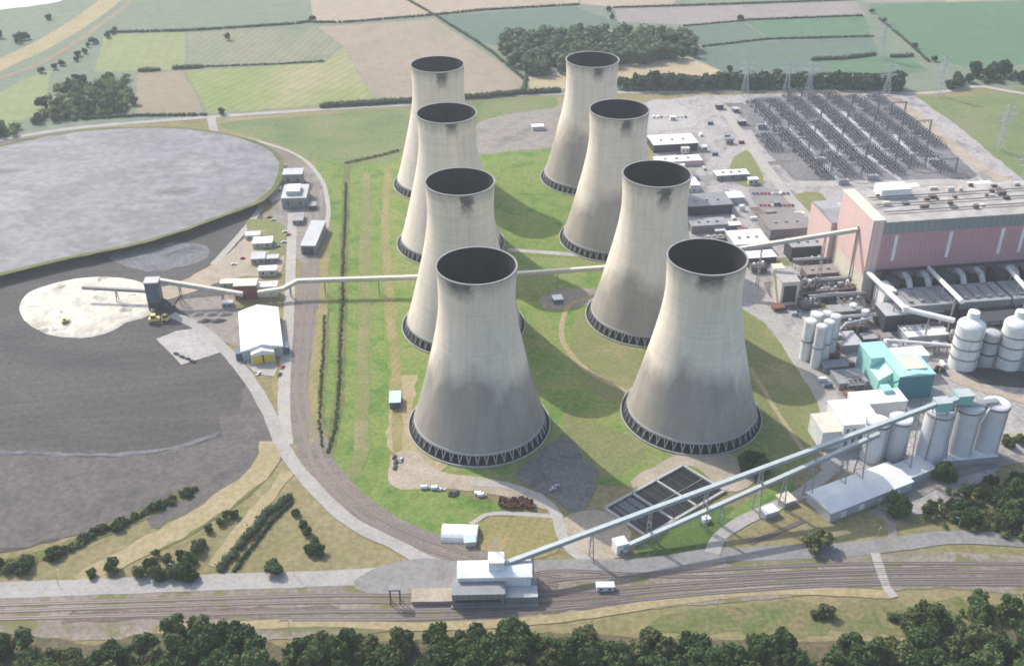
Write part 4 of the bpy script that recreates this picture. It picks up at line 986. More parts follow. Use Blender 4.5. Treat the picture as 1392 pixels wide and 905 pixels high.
MB().box(-.4,5.4,-.4,3.4,10.003,11).build('beam', M['concrete_dk'], t)
t = shed('site_cabin','white cabin standing on the sidings right of the hopper','cabin',P(811,804),R(1),9,3.4,3.2,'white','white',windows=2)
# round roofed store
t = empty('polytunnel_store', P(601,726), R(-3), 'white round roofed store on the green grass', 'store')
sec = [(7*math.cos(a)+0, .4+4.4*math.sin(a)) for a in [math.pi*k/10 for k in range(11)]]
MB().prism([(-7,0),(7,0)]+[(x,z) for x,z in sec], 0, 20, 'x').build('cover', M['white'], t)
MB().box(-.2,-.02,-3,3,.1,4).build('door', M['grey_lt'], t)
t = shed('site_cabin','small grey hut below the white round roofed store','hut',P(632,744),R(8),6,7,3.4,'grey_lt','blue_pale')
t = shed('site_cabin','pale blue roofed cabin left of the nearest left tower','cabin',P(530,556),R(4),7,13,5,'blue_dark','blue_pale')
t = shed('site_cabin','white kiosk in the grey service area between the rows','cabin',P(753,414),R(10),7,7,4,'blue_dark','white')
t = shed('site_cabin','pale kiosk beside the access road bend','cabin',P(1040,706),R(25),9,6,3.5,'grey_lt','white')
t = shed('site_cabin','second pale kiosk nearer the long white warehouse','cabin',P(1066,690),R(25),8,8,3,'concrete','cream')
t = shed('site_cabin','small white kiosk under the second conveyor','cabin',P(957,712),R(25),4,3,2.6,'white','white')
# settling tanks
A_ = P(928,634); B_ = P(976,663); D_ = P(822,692)
t = empty('settling_tank', A_, 0, 'rectangular settling tanks with black compartments under the conveyor', 'settling tanks')
def V2(p): return Vector((p[0]-A_[0], p[1]-A_[1]))
eb = V2(B_); ed = V2(D_); 
def q(s_, u, z): v = eb*s_ + ed*u; return (v.x, v.y, z)
eb = eb*1.18
fl = MB().add([q(0,0,.3),q(0,1,.3),q(1,1,.3),q(1,0,.3)], [(0,1,2,3)]); fl.build('tank_floor', M['pond'], t)
for a, b, w in ((q(0,0,.9),q(1,0,.9),1.6),(q(1,0,.9),q(1,1,.9),1.6),(q(1,1,.9),q(0,1,.9),1.6),(q(0,1,.9),q(0,0,.9),1.6),(q(0,.36,.9),q(1,.36,.9),1.3),(q(0,.66,.9),q(1,.66,.9),1.3)):
    MB().bar(a, b, w, 1.3).build('tank_wall', M['concrete'], t)
for u0,u1 in ((0,.36),(.36,.66),(.66,1)):
    for f in (.33,.66):
        u = u0+(u1-u0)*f
        MB().bar(q(.02,u,.6),q(.98,u,.6),.5,.5).build('baffle', M['dark'], t)
for s_ in (.5,): MB().bar(q(s_,0.01,.62),q(s_,.99,.62),.4,.4).build('cross_wall', M['concrete_dk'], t)
MB().add([q(.05,.7,.42),q(.05,.93,.42),q(.6,.93,.42),q(.6,.7,.42)], [(0,1,2,3)]).build('sludge_pool', M['sludge'], t)

# ------------------------------------------------------------------ switchyard
SWO = P(1085,246)
def gantry_proto():
    t = empty('switch_gantry', (0,0), GA, 'grey steel busbar gantry in the switchyard', 'gantry', 'gantries in the electricity switchyard')
    for x in (0,16):
        l = MB()
        for sx in (-1,1):
            for sy in (-1,1): l.bar((x+sx*.9,sy*.9,0),(x+sx*.3,sy*.3,15),.32)
        for k in range(5): l.bar((x-.8+.1*k,0,3*k),(x+.7-.1*k,0,3*k+3),.22)
        l.build('post', M['gantry'], t)
    l = MB()
    for z in (14,15.3):
        for y in (-.4,.4): l.bar((-1,y,z),(17,y,z),.28)
    for k in range(9): l.bar((-1+2*k,0,14),(1+2*k,0,15.3),.2)
    l.build('beam', M['gantry'], t)
    for x in (3,8,13): MB().tube((x,0,13.8),(x,0,11.4),.22,6).build('insulator', M['brown'], t)
    remember(t); return t
def bay_proto():
    mb = MB()
    for x in (2,6,10,14):
        for y in (0,4.5,9,13.5):
            mb.box(x-.45,x+.45,y-.45,y+.45,0,2.6,0); mb.tube((x,y,2.6),(x,y,5.2),.4,6,1)
        mb.bar((x,-2,5.3),(x,16,5.3),.22,.22,2)
    mb.box(.5,3,16,18,0,2.2,2); mb.box(8,12,15.5,18,0,3.2,0)
    for y in (0,9): mb.bar((0,y,4.2),(16,y,4.2),.3,.3,0)
    o = mb.build('switchgear_bay', [M['gantry'], M['dark'], M['steel']])
    o.rotation_euler = (0,0,GA)
    return tag(o, 'bay of brown insulators and breakers on dark chippings', 'switchgear', 'switchgear bays between the gantries')
gp = gantry_proto(); bp = bay_proto(); first_g = first_b = True
swp = [P(*p) for p in [(1008,150),(1026,132),(1216,130),(1252,162),(1330,243),(1098,246),(1040,206)]]
O_ = P(1111,213); cells = []
for i in range(-3,9):
    for j in range(-4,18):
        a, b = i*24.0+4.2, j*14.5
        if all(inside(off(O_,a+da,b+db), swp) for da, db in ((0,0),(17,0),(8,10))): cells.append((i,j,off(O_,a,b)))
for i,j,xy in cells:
    if (j+i) % 4 == 0:
        if first_g: gp.location = (*xy,0); first_g = False
        else: dup(gp, (*xy,0), GA)
    if (i*5+j) % 11 != 0:
        bxy = (xy[0]+E2[0]*3, xy[1]+E2[1]*3)
        if first_b: bp.location = (*bxy,0); first_b = False
        else: dup(bp, (*bxy,0), GA)
for a_, b_ in (((1068,172),(1110,213)),((1103,172),(1142,212)),((1104,142),(1175,213)),((1138,145),(1208,213)),((1168,130),(1240,211)),((1115,218),(1142,249)),((1020,140),(1044,168)),((1180,212),(1225,246))):
    ribbon('access_track', [P(*a_), P(*b_)], 4.6, M['switch_road'], 5, 'pale access strip between the switchgear rows', 'track', .2, True)
# transformer blocks
for k,(px,py,lab) in enumerate([(1140,252,'grey transformer on the near edge of the switchyard'),(1180,246,'transformer beside the pale near road'),(1262,224,'transformer in the right corner of the switchyard'),(1108,222,'transformer at the left corner of the switchyard'),(1030,176,'transformer near the far left of the switchyard')]):
    t = empty('transformer', P(px,py), GA, lab, 'transformer')
    MB().box(0,8,0,5,.5,5).build('tank', M['steel'], t); MB().box(8.01,10,0,5,.8,4.5).build('radiator', M['grey_lt'], t)
    for x in (1.5,4,6.5): MB().tube((x,2.5,5),(x,2.5,8),.35,6).build('bushing', M['brown'], t)
    MB().box(-1,11,-1,6,0,.49).build('plinth', M['concrete'], t)
# pylons
def pylon(xy, h, label, rz):
    t = empty('pylon', xy, rz, label, 'pylon', 'electricity pylons')
    l = MB(); lev = [(0,4.2),(.25,3.0),(.5,1.9),(.68,1.2),(.85,.8),(1,.2)]
    for (f0,w0),(f1,w1) in zip(lev,lev[1:]):
        c0_ = [(sx*w0,sy*w0,f0*h) for sx,sy in ((-1,-1),(1,-1),(1,1),(-1,1))]; c1_ = [(sx*w1,sy*w1,f1*h) for sx,sy in ((-1,-1),(1,-1),(1,1),(-1,1))]
        for i in range(4):
            l.bar(c0_[i],c1_[i],.28); l.bar(c0_[i],c1_[(i+1)%4],.15); l.bar(c0_[(i+1)%4],c1_[i],.15); l.bar(c1_[i],c1_[(i+1)%4],.15)
    l.build('mast', M['lattice'], t)
    for f, a in ((.64,9),(.78,12),(.92,8)):
        c = MB()
        for sg in (-1,1):
            for y in (-1,1): c.bar((sg*1.0,y*.9,f*h),(sg*a,0,f*h+.4),.3)
            c.bar((sg*.9,0,f*h+2.4),(sg*a,0,f*h+.4),.28)
        ca = c.build('cross_arm', M['lattice'], t)
        for sg in (-1,1): MB().tube((sg*a*.95,0,f*h+.2),(sg*a*.95,0,f*h-3),.22,6).build('insulator', M['lattice'], ca)
    return t
for px,py,h,lab in [(1358,206,50,'large lattice pylon on the right hand meadow'),(1276,131,48,'lattice pylon before the right hand trees'),(1196,80,48,'far lattice pylon between green fields'),(1012,130,40,'lattice pylon at the back of the switchyard, left end'),(1068,130,40,'lattice pylon behind the switchyard, second from left'),(1098,131,40,'lattice pylon behind the switchyard, third from left'),(1204,132,40,'lattice pylon at the switchyard back right corner'),(1388,262,42,'lattice pylon at the right end of the near switchyard road')]:
    pylon(P(px,py), h, lab, GA+R(random.uniform(-15,15)))

# ------------------------------------------------------------------ vehicles and yard things
def car_mesh(paint, van=False):
    mb = MB(); L, W = (5.2,2.0) if van else (4.4,1.8)
    if van:
        mb.prism([(-L/2,.4),(L/2,.4),(L/2,1.1),(L/2-.7,1.25),(L/2-1.3,2.2),(-L/2,2.25)], -W/2, W/2, 'y', 0)
        mb.box(L/2-1.5,L/2-.75,-W/2-.01,W/2+.01,1.3,1.95,1)
    else:
        mb.prism([(-L/2,.35),(L/2,.35),(L/2,.8),(L/2-.9,.95),(-L/2+.4,1.0),(-L/2,.9)], -W/2, W/2, 'y', 0)
        mb.prism([(-1.6,.96),(1.3,.96),(.6,1.45),(-1.1,1.48)], -W/2+.12, W/2-.12, 'y', 1)
        mb.box(-1.0,.5,-W/2+.16,W/2-.16,1.47,1.53,0)
    for x in (-L/2+.9,L/2-.9):
        for y in (-W/2+.02,W/2-.02): mb.tube((x,y-.1,.34),(x,y+.1,.34),.34,10,2)
    return mb.mesh('parked_car', [paint, M['glass'], M['tyre']])
car_me = [car_mesh(M[c]) for c in ('car_white','car_silver','car_dark','car_blue','car_red')]; van_me = car_mesh(M['car_white'], True)
random.seed(11)
def cars(pxs, lab, group, ang, kinds=(0,1,2,3,4,5)):
    for px, py in pxs:
        k = random.choice(kinds); me = van_me if k == 5 else car_me[k]
        o = bpy.data.objects.new('parked_van' if k == 5 else 'parked_car', me); COL.objects.link(o); x,y = P(px,py); o.location = (x,y,gz(x,y)+.01); o.rotation_euler = (0,0,ang+random.uniform(-.06,.06))
        cn = ['white','silver','dark','blue','red','white'][k]
        tag(o, f"{cn} {'van' if k==5 else 'car'} {lab}", 'van' if k == 5 else 'car', group)
cars([(1024+i*5.2, 264+i*.0-0) for i in range(10)], 'parked in the grey car park beside the switchyard', 'vehicles in the grey car park', GA+R(90))
cars([(1034+i*5.4, 280) for i in range(9)], 'parked in the near row of the grey car park', 'vehicles in the grey car park', GA+R(90))
cars([(888+i*5.5,160) for i in range(9)], 'parked on the pale dirt lot', 'vehicles on the pale dirt lot', GA+R(90))
cars([(536,622),(538,629),(537,636),(545,626)], 'parked on the sandy ground by the grass bank', 'vehicles on the sandy ground', R(80), (2,3,1))
cars([(578,664),(592,665),(600,666)], 'parked at the sandy ground edge', 'vehicles on the sandy ground', R(5), (5,0))
cars([(612,672),(617,673),(621,671)], 'parked on the green grass edge', 'vehicles on the grass edge', R(80), (2,))
cars([(651,672),(655,674)], 'parked near the rusty skips', 'vehicles near the skips', R(10), (5,))
cars([(756,662),(752,666)], 'standing on the dark asphalt yard', 'vehicles on the dark asphalt', R(30), (1,5))
cars([(1152,540),(1160,546),(1168,541),(1146,552)], 'parked left of the white stepped building', 'vehicles by the white stepped building', R(30))
cars([(388,316),(392,320),(386,330),(378,336),(330,352),(318,360),(372,300),(366,296)], 'parked among the small sheds below the lagoon', 'vehicles among the left hand sheds', R(20))
cars([(384,500),(380,510),(352,508),(324,480)], 'parked beside the white shed with yellow doors', 'vehicles by the yellow doored shed', R(70))
cars([(240,482),(248,486),(256,489),(262,492)], 'standing on the concrete pad edge', 'vehicles on the concrete pad', R(-30), (2,))
def skip(px, py, rz, lab):
    t = empty('waste_skip', P(px,py), rz, lab, 'skip', 'rusty skips in a row'); t.location.z = gz(*P(px,py))+.01
    mb = MB(); mb.prism([(-2.2,1.9),(-1.4,0),(1.4,0),(2.2,1.9),(2.0,1.9),(1.2,.3),(-1.2,.3),(-2.0,1.9)], -1.1, 1.1, 'y'); mb.build('body', M['rust'], t)
    e = MB(); e.prism([(-2.0,1.8),(-1.3,.1),(1.3,.1),(2.0,1.8)], -1.15, -1.08, 'y'); e.prism([(-2.0,1.8),(-1.3,.1),(1.3,.1),(2.0,1.8)], 1.08, 1.15, 'y'); e.build('end_plate', M['brown'], t)
    t.scale = (1.5,1.5,1.6)
for i in range(8):
    skip(682+i*5.6, 684+((i*37)%5), R(80+((i*53)%30)), 'rusty brown skip in the row beside the curved path')
def dozer(px, py, rz, lab, s_=1.0):
    t = empty('bulldozer', P(px,py), rz, lab, 'bulldozer'); t.location.z = gz(*P(px,py))+.02; t.scale = (s_,)*3
    MB().box(-2.6,1.8,-1.2,1.2,.9,2.2).build('body', M['yellow_mach'], t)
    MB().box(-1.6,.2,-.9,.9,2.2,3.6).build('cab', M['glass'], t); MB().box(-1.75,.35,-1.05,1.05,3.6,3.75).build('cab_roof', M['yellow_mach'], t)
    for y in (-1.45,1.45): MB().prism([(-2.6,.3),(-2.2,0),(1.6,0),(2.1,.4),(1.7,1.0),(-2.3,1.0)], y-.3, y+.3, 'y').build('track', M['dark'], t)
    MB().prism([(2.5,0),(2.8,0),(3.0,.8),(2.8,1.6),(2.6,1.6),(2.7,.8)], -2.0, 2.0, 'y').build('blade', M['yellow_mach'], t)
    a = MB(); a.bar((0,-1.8,.5),(2.6,-1.7,.5),.25); a.bar((0,1.8,.5),(2.6,1.7,.5),.25); a.build('push_arm', M['yellow_mach'], t)
dozer(212,438,R(10),'yellow bulldozer beside the ash circle, left one',1.8); dozer(224,436,R(150),'yellow bulldozer beside the ash circle, right one',1.5)
dozer(90,440,R(40),'small bulldozer at work on the white ash heap',1.1)
tag_ = [o for o in COL.objects if o.name.startswith('bulldozer')]; tag_[-1].location.z = 1.1
# low stockpiles at the grey rutted yard
for k in range(5):
    x,y = P(270+k*9, 428+(k%2)*9); mb = MB(); n = 14
    mb.lathe([(1,0),(.75,.35),(.4,.75),(.05,1)], n, smooth=True, cap1=True)
    o = mb.build('stockpile', M['coal_brown' if k%2 else 'mud']); o.location = (x,y,.2); o.scale = (6.5,3.2,2.4); o.rotation_euler = (0,0,R(15))
    tag(o, 'low grey brown stockpile in the rutted yard left of the shed', 'stockpile', 'stockpiles in the rutted yard')
# plant clutter: tanks and containers
random.seed(21)
def container(px, py, rz, matn, lab, group):
    t = empty('container', P(px,py), rz, lab, 'container', group); t.location.z = gz(*P(px,py))+.01
    MB().box(0,6.1,0,2.5,.15,2.7).build('body', M[matn], t); MB().box(-.06,-.001,.2,2.3,.3,2.5).build('door', M['grey_lt'], t)
    for x in (.1,5.7):
        MB().box(x,x+.3,.1,2.4,0,.149).build('foot', M['dark'], t)
cn = {'white':'white','blue_dark':'blue','rust':'rusty','grey_lt':'grey','maroon':'maroon'}
for px,py in [(1090,432),(1098,440),(1076,430),(1146,470),(1150,500),(1156,514),(1170,546),(1112,520),(1120,528),(1178,478),(1216,500),(1286,500),(1190,470),(1000,300),(1012,318),(1020,300),(965,305),(950,245),(960,232),(968,212),(955,186),(962,170),(985,188),(1004,196),(1120,400),(1140,410),(1150,388),(1110,372)]:
    m_ = random.choice(list(cn)); container(px,py,GA+random.choice((0,R(90))),m_,f'{cn[m_]} steel container in the works yard','containers about the works yard')
for i,(px,py,r,h) in enumerate([(1106,436,3.2,7),(1114,442,3.2,7),(1158,428,3,9),(1166,432,3,9),(1174,436,3,9),(1205,476,3.4,8),(1214,480,3.4,8),(1008,286,2.6,5),(1130,392,2.5,8),(1140,396,2.5,8),(1270,478,3.2,8)]):
    tank('storage_tank','small upright steel tank among the pipe racks','tank',P(px,py),r,h,random.choice(['grey_lt','white','steel']),.2,(),'small upright tanks in the works yard',20)
random.seed(33)
def process_unit(px, py, w, d, h, lab):
    t = empty('process_unit', P(px,py), GA, lab, 'process plant', 'steel framed process units in the works yard'); t.location.z = gz(*P(px,py))
    f = MB(); nx = max(2,int(w/5)+1)
    for i in range(nx):
        x = w*i/(nx-1)
        for y in (0,d): f.box(x-.25,x+.25,y-.25,y+.25,0,h)
    for z in (h*.35,h*.7,h):
        for y in (0,d): f.bar((0,y,z),(w,y,z),.35)
        for x in (0,w): f.bar((x,0,z),(x,d,z),.35)
    f.build('frame', M[random.choice(['steel','brown','dark'])], t)
    for z in (h*.35,h*.7): MB().box(.3,w-.3,.3,d-.3,z+.2,z+.4).build('deck', M[random.choice(['concrete_dk','roof_grey','brown'])], t)
    MB().box(w*.1,w*.5,d*.15,d*.8,.1,h*.33).build('plant_room', M[random.choice(['dark','grey','brown'])], t)
    for k in range(3):
        x = w*(.2+.3*k); MB().cyl(x,d*.5,h*.72,h*random.uniform(.95,1.25),min(w,d)*.13,n=14).build('vessel', M[random.choice(['grey_lt','white','steel','brown'])], t)
    p = MB()
    for k in range(3): p.tube((-1,d*(.2+.3*k),h*.5+k*.6),(w+1.5,d*(.2+.3*k),h*.5+k*.6),.35,8)
    p.build('pipe', M['grey_lt'], t)
for px,py,w,d,h,lab in [(1088,404,16,9,11,'brown steel process frame right of the screen house'),(1112,410,18,9,9,'process frame at the foot of the pink end wall'),(1140,404,14,8,10,'process frame nearest the pale end wall corner'),(1092,424,12,8,8,'process frame behind the slim silos'),(1142,426,18,9,9,'process frame between slim silos and control block'),(1150,456,16,9,9,'dark process frame behind the teal building'),(1196,446,16,8,9,'process frame below the fan house'),(1226,462,20,7,8,'process frame in front of the low white pump house'),(1262,456,18,8,10,'process frame left of the domed absorber'),(1152,532,12,8,6,'low process frame left of the teal chute'),(1128,474,10,7,9,'process frame beside the slim silos'),(1078,392,10,8,8,'process frame behind the screen house'),(1098,364,20,8,7,'process frame beside the dark hall'),(958,332,18,8,6,'process frame right of the smudged tower'),(1022,372,12,8,7,'process frame right of the nearest right tower rim'),(1290,470,12,8,9,'process frame touching the domed absorber')]:
    process_unit(px,py,w,d,h,lab)
random.seed(78)
n_ = 0; used_ = []
while n_ < 34:
    px, py = random.uniform(885,1225), random.uniform(140,560)
    if not inside((px,py), yard_poly) or any(math.dist((px,py),u) < 14 for u in used_): continue
    used_.append((px,py)); n_ += 1
    wl_, rf_ = random.choice([('grey_lt','white'),('dark','roof_grey'),('brown','rust'),('concrete_dk','roof_brown'),('white','cream'),('slate_blue','grey_lt')])
    tn = {'grey_lt':'pale grey','dark':'dark','brown':'brown','concrete_dk':'grey','white':'white','slate_blue':'slate blue'}[wl_]
    shed('plant_hut', f'small {tn} flat roofed hut in the works yard', 'hut', P(px,py), GA, random.uniform(4,11), random.uniform(4,9), random.uniform(2.6,5.5), wl_, rf_, group='small huts about the works yard', windows=2)
# exhaust/ground ductwork between racks
duct('process_pipe','grey overhead pipe line from slim silos to the pipe racks','pipe',[(*P(1120,470,12),12),(*P(1150,440,12),12),(*P(1185,432,12),12)],.9,'grey_lt')
duct('process_pipe','pale overhead pipe line behind the teal building','pipe',[(*P(1205,462,10),10),(*P(1300,470,10),10)],1.1,'white')
duct('process_pipe','brown overhead pipe line beside the screen house','pipe',[(*P(1085,400,9),9),(*P(1160,392,9),9)],1.0,'brown')

# lamp posts along roads
def lamp_proto():
    t = empty('street_lamp',(0,0),0,'tall grey lighting column beside the rail yard road','street lamp','lighting columns along the rail yard')
    MB().cyl(0,0,0,11,.14,.08,8).build('pole', M['lattice'], t); MB().bar((0,0,11),(1.6,0,11.3),.14).build('arm', M['lattice'], t); MB().box(1.4,2.3,-.2,.2,11.2,11.42).build('lamp_head', M['grey_lt'], t)
    remember(t); return t
lp = lamp_proto(); fst = True
for px,py in [(80,796),(240,788),(400,782),(880,764),(980,756),(1100,744),(1190,740),(1300,726),(975,830),(395,864)]:
    loc = (*P(px,py),.2)
    if fst: lp.location = loc; fst = False
    else: dup(lp, loc, random.uniform(0,6))

# ------------------------------------------------------------------ trees
def leaf_cloud(rng, centers, radii, per, size):
    V = []; Fc = []; n = 0
    for c, r in zip(centers, radii):
        d = rng.normal(size=(per,3)); d[:,2] = d[:,2]*.9+.25; d /= np.linalg.norm(d,axis=1)[:,None]
        rad = r*(.66+.5*rng.random(per)**1.3); p = c + d*rad[:,None]
        nrm = d + rng.normal(size=(per,3))*.55; nrm /= np.linalg.norm(nrm,axis=1)[:,None]
        t = np.cross(nrm, rng.normal(size=(per,3))); t /= np.linalg.norm(t,axis=1)[:,None]; b = np.cross(nrm,t)
        s_ = size*(.6+.8*rng.random(per)); a = t*s_[:,None]; bb = b*(s_*.75)[:,None]
        q_ = np.stack([p-a-bb*.4, p+bb*-1.0+a*.2, p+a+bb*.3, p+bb-a*.2],1).reshape(-1,3)
        V.append(q_); Fc += [(n+4*i,n+4*i+1,n+4*i+2,n+4*i+3) for i in range(per)]; n += per*4
    return np.concatenate(V), Fc
def ico(c, r, rng):
    bm = bmesh.new(); bmesh.ops.create_icosphere(bm, subdivisions=1, radius=1)
    vs = [(c[0]+v.co.x*r*(.9+.25*rng.random()), c[1]+v.co.y*r*(.9+.25*rng.random()), c[2]+v.co.z*r*.85) for v in bm.verts]
    fs = [tuple(v.index for v in f.verts) for f in bm.faces]; bm.free(); return vs, fs
def crown_mesh(seed, Rc, Hc, z0, nl, per, size, mat, spread=1.0):
    rng = np.random.default_rng(seed); cs = []; rs = []
    for k in range(nl):
        a = rng.random()*6.283; rr = Rc*.62*math.sqrt(rng.random())*spread; h = rng.random()
        cs.append(np.array([rr*math.cos(a), rr*math.sin(a), z0 + Hc*(.22+.62*h*(1-.45*(rr/Rc)**2))])); rs.append(Rc*(.22+.28*rng.random())*(1-.15*h))
    V, Fc = leaf_cloud(rng, cs, rs, per, size)
    mb = MB(); mb.add(V.tolist(), Fc, 0)
    for c, r in zip(cs, rs):
        vs, fs = ico(c, r*.74, rng); mb.add(vs, fs, 0)
    return mb.mesh('crown', mat), cs
def trunk_mesh(seed, h, r, cs):
    rng = random.Random(seed); mb = MB()
    mb.lathe([(r*1.5,-.3),(r,.6),(r*.75,h*.5),(r*.45,h*.8)], 8, cap1=True)
    for c in cs[:6]: mb.bar((0,0,h*.42+rng.random()*h*.2), tuple(c), r*.45)
    return mb.mesh('trunk', M['bark'])
TREES = {}
def variant(kind, seed, Rc, Hc, z0, nl, per, size, mat, spread=1.0):
    cm, cs = crown_mesh(seed, Rc, Hc, z0, nl, per, size, M[mat], spread); tm = trunk_mesh(seed, z0+Hc*.5, .28 if Rc > 3 else .14, cs)
    TREES.setdefault(kind, []).append((cm, tm))
for s_ in range(6): variant('near', 100+s_, 5.6+.4*(s_%3), 9.0+.6*(s_%2), .4, 20, 130, .62, 'leaf' if s_ != 4 else 'leaf_olive', 1.15)
for s_ in range(3): variant('olive', 140+s_, 5.0, 8.2, .4, 16, 110, .6, 'leaf_olive', 1.15)
for s_ in range(3): variant('light', 160+s_, 5.0, 10.5, .4, 18, 120, .55, 'leaf_light', 1.0)
for s_ in range(5): variant('far', 200+s_, 6.4, 10.5, .2, 12, 36, 1.3, 'leaf_far', 1.1)
for s_ in range(5): variant('bush', 300+s_, 2.5, 3.0, .0, 9, 60, .42, 'leaf' if s_%2 else 'leaf_olive', 1.3)
def tree(kind, xy, s_, label, group, name='tree', cat='tree', zs=1.0):
    cm, tm = random.choice(TREES[kind])
    t = empty(name, xy, random.uniform(0,6.28), label, cat, group); t.scale = (s_*random.uniform(.9,1.1), s_*random.uniform(.9,1.1), s_*zs*random.uniform(.88,1.12))
    link('crown', cm, t); link('trunk', tm, t); return t
random.seed(5)
def fill(poly_px, n, mind, kind, smin, smax, label, group, name='tree', cat='tree', zs=1.0):
    poly = [P(*p) for p in poly_px]; xs = [p[0] for p in poly]; ys = [p[1] for p in poly]; pts = []; tries = 0
    while len(pts) < n and tries < 8000:
        tries += 1; p = (random.uniform(min(xs),max(xs)), random.uniform(min(ys),max(ys)))
        if inside(p, poly) and all(math.dist(p,q_) > mind for q_ in pts): pts.append(p)
    for p in pts: tree(kind if isinstance(kind,str) else random.choice(kind), p, random.uniform(smin,smax), label, group, name, cat, zs)
def along(line_px, n, jitter, kind, smin, smax, label, group, name='tree', cat='tree', zs=1.0):
    w = straight([P(*p) for p in line_px], False, 1.0)
    for i in range(n):
        p = w[min(len(w)-1,int((i+random.random()*.8)/n*len(w)))]
        tree(kind if isinstance(kind,str) else random.choice(kind), (p[0]+random.uniform(-jitter,jitter), p[1]+random.uniform(-jitter,jitter)), random.uniform(smin,smax), label, group, name, cat, zs)
sheet('woodland_floor', [(-80,862),(60,866),(130,876),(200,862),(340,866),(400,880),(560,870),(760,860),(900,868),(1200,872),(1470,862),(1480,985),(-80,985)], gmat('undergrowth_earth', [(.10,.10,.05),(.15,.125,.08),(.08,.09,.035)], .06, .5, .4), 6, 'dark brown and green undergrowth beneath the foreground trees', 'undergrowth')
G1 = 'broadleaf trees along the bottom edge'
K = ('near','near','near','olive','light')
fill([(-60,872),(40,876),(112,884),(112,960),(-60,970)], 16, 6.2, K, 1.1,1.5, 'broadleaf tree in the bottom left corner clump', G1)
fill([(135,888),(190,868),(260,868),(340,872),(362,890),(360,970),(130,970)], 30, 6.5, K, 1.15,1.55, 'broadleaf tree in the dense clump left of the brown gap', G1)
fill([(392,884),(480,882),(560,876),(640,868),(760,866),(850,868),(860,960),(390,965)], 62, 6.6, K, 1.15,1.55, 'broadleaf tree in the belt below the rail hopper', G1)
fill([(860,868),(930,874),(1010,876),(1200,878),(1300,872),(1460,868),(1470,965),(860,962)], 66, 6.6, K, 1.1,1.5, 'broadleaf tree in the belt below the green clearing', G1)
fill([(1200,836),(1250,828),(1330,822),(1460,822),(1470,858),(1230,856)], 13, 6, K, 1.0,1.3, 'broadleaf tree in the clump right of the green clearing', 'trees beside the green clearing')
tree('olive', P(1122,836), .95, 'round olive tree alone at the edge of the green clearing', None)
tree('olive', P(1108,838), .6, 'small olive tree beside the lone round one by the clearing', None)
fill([(1248,715),(1256,690),(1290,668),(1340,655),(1470,630),(1480,735),(1392,738),(1330,722)], 32, 5.8, K, .85,1.2, 'broadleaf tree in the thicket right of the warehouses', 'thicket right of the white warehouses')
tree('olive', P(1114,746), 1.6, 'big olive tree standing before the long white warehouse', None)
tree('near', P(1219,696), 1.4, 'round dark tree at the warehouse corner', None)
tree('near', P(1284,652), 1.15, 'dark tree at the foot of the tall silos', None)
for a in ((1018,640),(1030,642),(1024,634)): tree('near', P(*a), 1.15, 'dark tree in the small clump right of the nearest right tower', 'clump beside the nearest right tower')
fill([(1356,602),(1392,596),(1440,600),(1440,612),(1370,616)], 6, 3, K, .5,.8, 'tree in the small clump right of the silos', 'small clump right of the silos')
tree('bush', P(1278,506), 1.6, 'olive bush behind the teal building', None, 'bush', 'bush')
# left foreground scrub
SG = 'bushes along the coal yard ditch'
along([(-60,780),(20,770),(72,756)], 20, 3.0, ('bush','near'), .7,.85, 'dark bush at the left end of the coal yard ditch', SG, 'bush','bush',.8)
along([(72,756),(140,722),(200,698),(268,664)], 34, 1.8, 'bush', .8,1.4, 'bush along the coal yard ditch', SG, 'bush','bush')
for px,py,s_ in ((162,720,.5),(206,692,.45),(218,690,.55),(35,778,.7)): tree('near', P(px,py), s_, 'larger bush standing out of the coal yard ditch', SG, 'bush','bush')
SG2 = 'bushes beside the tan track'
for px,py,s_ in ((125,783,.4),(156,774,.75),(190,784,.55),(205,775,.6),(214,784,.7),(236,784,.6),(252,783,.7),(262,786,.6),(258,765,.6),(268,750,.55),(276,742,.4),(246,758,.45),(284,722,.4),(300,712,.45),(308,705,.4),(318,702,.45),(212,755,.4),(226,765,.55),(222,786,.5)):
    tree(random.choice(('near','olive','near','light')), P(px,py), s_*1.3, 'round bush in the cluster beside the tan track', SG2, 'bush','bush')
tree('near', P(373,776), .95, 'large round bush alone by the rail yard road', None, 'bush','bush',.8)
for px,py,s_ in ((402,700,.42),(412,716,.45),(418,726,.5),(428,738,.5),(434,752,.75),(422,752,.6)):
    tree('near', P(px,py), s_, 'bush in the short row left of the winding road', 'short row of bushes by the winding road', 'bush','bush')
# ditch bushes on grass bank
# far trees
G2 = 'trees in the row behind the switchyard'
along([(852,122),(930,120),(1020,119),(1120,120),(1228,122)], 44, 4, 'far', 1.4,1.8, 'dark tree in the row behind the switchyard', G2)
fill([(1288,122),(1292,112),(1318,110),(1322,120)], 6, 5, 'far', .9,1.2, 'dark tree in the clump left of the pale road bend', 'clump by the road bend')
fill([(1322,104),(1345,98),(1480,98),(1480,122),(1392,116),(1340,112)], 16, 5, 'far', 1.3,1.8, 'dark tree in the belt at the right edge', 'tree belt at the right edge')
G3 = 'copse behind the ash lagoon'
fill([(48,168),(52,140),(70,118),(100,112),(175,105),(186,135),(180,150),(110,165)], 34, 8, ('far','olive','far'), .9,1.3, 'tree in the copse behind the ash lagoon', G3)
fill([(-40,182),(0,172),(22,172),(20,184),(-40,192)], 6, 5, 'far', .9,1.2, 'dark tree at the left edge behind the ash lagoon', 'trees at the left edge')
along([(60,100),(90,90),(110,75),(140,52),(170,40)], 12, 6, 'far', .55,.85, 'tree in the line beside the wide earth track', 'tree line beside the wide earth track')
fill([(-40,72),(0,65),(42,55),(44,46),(0,50),(-40,58)], 9, 8, 'far', .85,1.15, 'tree in the clump left of the wide earth track', 'clump left of the wide earth track')
